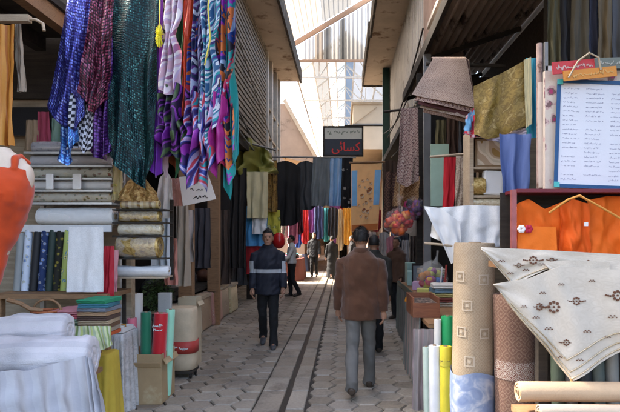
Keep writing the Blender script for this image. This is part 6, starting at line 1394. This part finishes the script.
tag(mb.build('paper_band', mat('black print band', [(.55, .48, .06), (.05, .05, .03), (.6, .5, .08), (.08, .07, .03)], 'floral', scale=30)), 'printed paper band round the yellow cloth roll', 'band')
# ---- second table further along, bag of wool, small wares
M2 = thing('market_table', 'dark green metal table further along the right side under the bag of wool', 'table', (1.3, 7.9, 0))
MB().box(.95, 1.85, 6.9, 9.0, .80, .84).build('tabletop', m_wood, M2)
MB().box(.92, .948, 6.9, 9.0, .78, .86).build('edge_strip', m_green, M2)
for a in (.97, 1.8):
    for b in (6.94, 8.95): MB().box(a - .02, a + .02, b - .02, b + .02, 0, .799).build('leg', m_green, M2)
MB().beam((.96, 6.95, .05), (.96, 8.9, .6), .03).build('brace', m_green, M2)
hang_side('hanging_cloth', 'greyish cloth hanging down the lane side of the green table', 'cloth', .915, 7.1, 8.9, .05, .80, mat('greyish side cloth', [(.14, .17, .15), (.2, .2, .19), (.1, .12, .11)], 'ustripe', scale=4), folds=8)
c = Vector((X(434, 7.0), 7.15, .845 + .24))
WB = thing('bag_of_wool', 'clear bag of mixed coloured wool balls on the green table', 'wool bag', (c.x, c.y, .845))
rr = random.Random(14)
for k in range(26):
    a, b, q = rr.uniform(0, 2 * pi), rr.uniform(-1, 1), rr.uniform(.3, .82); p = c + Vector((.19 * q * cos(a) * sqrt(1 - b * b), .16 * q * sin(a) * sqrt(1 - b * b), .17 * q * b - .03))
    MB().ball(p, rr.uniform(.045, .06), 10, 7).build('wool_ball', pl(rr.choice([(.5, .05, .12), (.62, .36, .05), (.45, .45, .1), (.3, .06, .2), (.5, .2, .05), (.05, .12, .3)]), uv=False, rough=.95, var=.3, vscale=40), WB)
MB().ball(c, (.21, .18, .225), 24, 16, fn=lambda d: 1 + .1 * noise.noise(d * 2.5) + .05 * noise.noise(d * 8) - .25 * max(0, d.z) ** 2 * (abs(d.x) + .2)).build('plastic_film', film('clear wool bag film', (.9, .92, .9), .86, .1), WB)
MB().tube([c + Vector((.04, 0, .16)), c + Vector((.06, 0, .23)), c + Vector((.07, 0, .27)), c + Vector((.075, 0, .34))], [.045, .022, .012, .018], 10).build('knotted_neck', MATS['clear wool bag film'], WB)
wares = [(.98, 6.95, .16, .12, .09, (.62, .58, .16), 'yellow packet at the front edge of the green table'), (1.12, 7.0, .13, .1, .06, (.70, .66, .56), 'cream packet beside the yellow one on the green table'), (1.36, 6.95, .2, .14, .12, (.72, .70, .68), 'white packet pile near the steel post on the green table'),
         (1.5, 7.3, .12, .1, .1, (.5, .05, .06), 'red packet behind the white pile on the green table'), (1.02, 8.3, .16, .3, .22, (.42, .62, .54), 'mint box standing far along the green table'), (1.05, 8.75, .14, .16, .34, (.36, .52, .46), 'taller mint box at the far end of the green table'), (1.02, 7.6, .2, .25, .12, (.55, .35, .5), 'lilac box in the middle of the green table')]
for x, y, a, b, h, c_, nm in wares: tag(MB().box(x, x + a, y, y + b, .842, .842 + h, rz=RN.uniform(-.25, .25)).build('small_box', pl(c_, uv=False, rough=.45), bev=.008), nm, 'box')
tag(MB().ball((X(410, 6.85), 6.78, .78), (.075, .06, .10), fn=lambda d: 1 + .2 * noise.noise(d * 2)).build('orange_bag', mat('orange bag', (.68, .26, .015), uv=False, rough=.5)), 'small orange bag hanging at the corner of the green table', 'bag')
BF = thing('framed_picture', 'small black framed picture standing behind the wool bag', 'frame', (X(417, 8.2), 8.2, .842))
MB().box(X(412, 8.2), X(424, 8.2), 8.2, 8.23, .842, 1.2).build('frame', m_black, BF); MB().box(X(413.2, 8.2), X(422.8, 8.2), 8.19, 8.199, .88, 1.16).build('picture', mat('grey picture', (.2, .22, .24), uv=False, rough=.3), BF)
tag(MB().beam((X(444, 6.95), 6.95, .85), (X(447, 6.95), 6.99, 1.24), .02).build('red_stick', mat('red stick', (.4, .06, .05), uv=False)), 'thin red stick leaning on the bag of wool', 'stick')
tag(MB().beam((X(440, 6.85), 6.88, .85), (X(443, 6.85), 6.92, 1.22), .016).build('white_stick', m_white), 'thin white stick leaning beside the red stick', 'stick')
# clothes along the far right shop fronts
for k, (px, py0, py1, w_, Yy, c, nm) in enumerate(((392, 236, 262, 9, 12.5, (.6, .25, .28), 'pinkish red blouse'), (404, 232, 262, 9, 11.6, (.05, .05, .06), 'black blouse'), (384, 232, 256, 8, 14.0, (.62, .60, .58), 'white blouse'), (398, 210, 232, 9, 12.8, (.3, .2, .12), 'brown blouse'), (376, 208, 232, 8, 15.2, (.5, .04, .05), 'red blouse'), (390, 160, 205, 12, 13.5, (.10, .06, .04), 'dark brown blouse'))):
    garment('hanging_blouse', nm + ' hanging at the far right shop fronts', 'blouse', px, py0, py1, w_, Yy, pl(c), 'blouses at the far right shop fronts', hanger=False)

# more goods along the right side
g = 'cloths crowding the right shop fronts'
for k, (px0, px1, py0, py1, Yy, c, nm) in enumerate(((436, 446, 120, 158, 8.3, (.16, .14, .07), 'dull olive cloth behind the mint panel'), (447, 458, 116, 160, 8.35, (.12, .07, .05), 'dull brown cloth behind the crimson cloth'), (459, 470, 118, 156, 8.3, (.10, .10, .11), 'dull grey cloth above the lace strip'),
        (425, 431, 250, 280, 8.5, (.2, .16, .12), 'tan cloth beside the timber post'), (368, 376, 232, 262, 17.2, (.62, .58, .55), 'off white cloth behind the brown jacketed man'), (377, 384, 236, 268, 16.2, (.55, .06, .07), 'scarlet cloth behind the shopkeeper'), (386, 391, 240, 276, 14.6, (.62, .34, .38), 'rose pink cloth behind the shopkeeper'),
        (392, 400, 206, 236, 14.4, (.12, .16, .3), 'indigo cloth under the dark brown rug'), (402, 409, 240, 285, 10.9, (.45, .42, .40), 'pale grey cloth right of the shopkeeper'), (410, 417, 236, 282, 9.6, (.09, .07, .06), 'dark brown cloth below the purple toys'))):
    hang('hanging_cloth', nm, 'cloth', (px0, px1, py0), (px0 - 1, px1 + 1, py1), Yy, pl(c), g, folds=2, amp=.04, nu=22, nv=16)
z = .802; rr = random.Random(51)
for k, (c, nm) in enumerate((((.5, .45, .36), 'oatmeal'), ((.25, .07, .06), 'brick'), ((.55, .5, .2), 'straw yellow'), ((.12, .2, .26), 'slate blue'), ((.6, .58, .55), 'chalk white'))):
    folded('folded_cloth', nm + ' folded cloth in the pile behind the wooden box on the market table', 'cloth', 1.22, 6.25, z, .34, .3, .05, pl(c), 'folded cloths behind the wooden box', layers=2, rz=rr.uniform(-.1, .1)); z += .052
z = .842
for k, (c, nm) in enumerate((((.6, .56, .5), 'ivory'), ((.45, .12, .1), 'red'), ((.15, .25, .2), 'bottle green'), ((.5, .42, .3), 'sand'))):
    folded('folded_cloth', nm + ' folded cloth in the pile on the far half of the green table', 'cloth', 1.35, 8.1, z, .4, .35, .07, pl(c), 'folded cloths on the green table', layers=2, rz=rr.uniform(-.1, .1)); z += .072
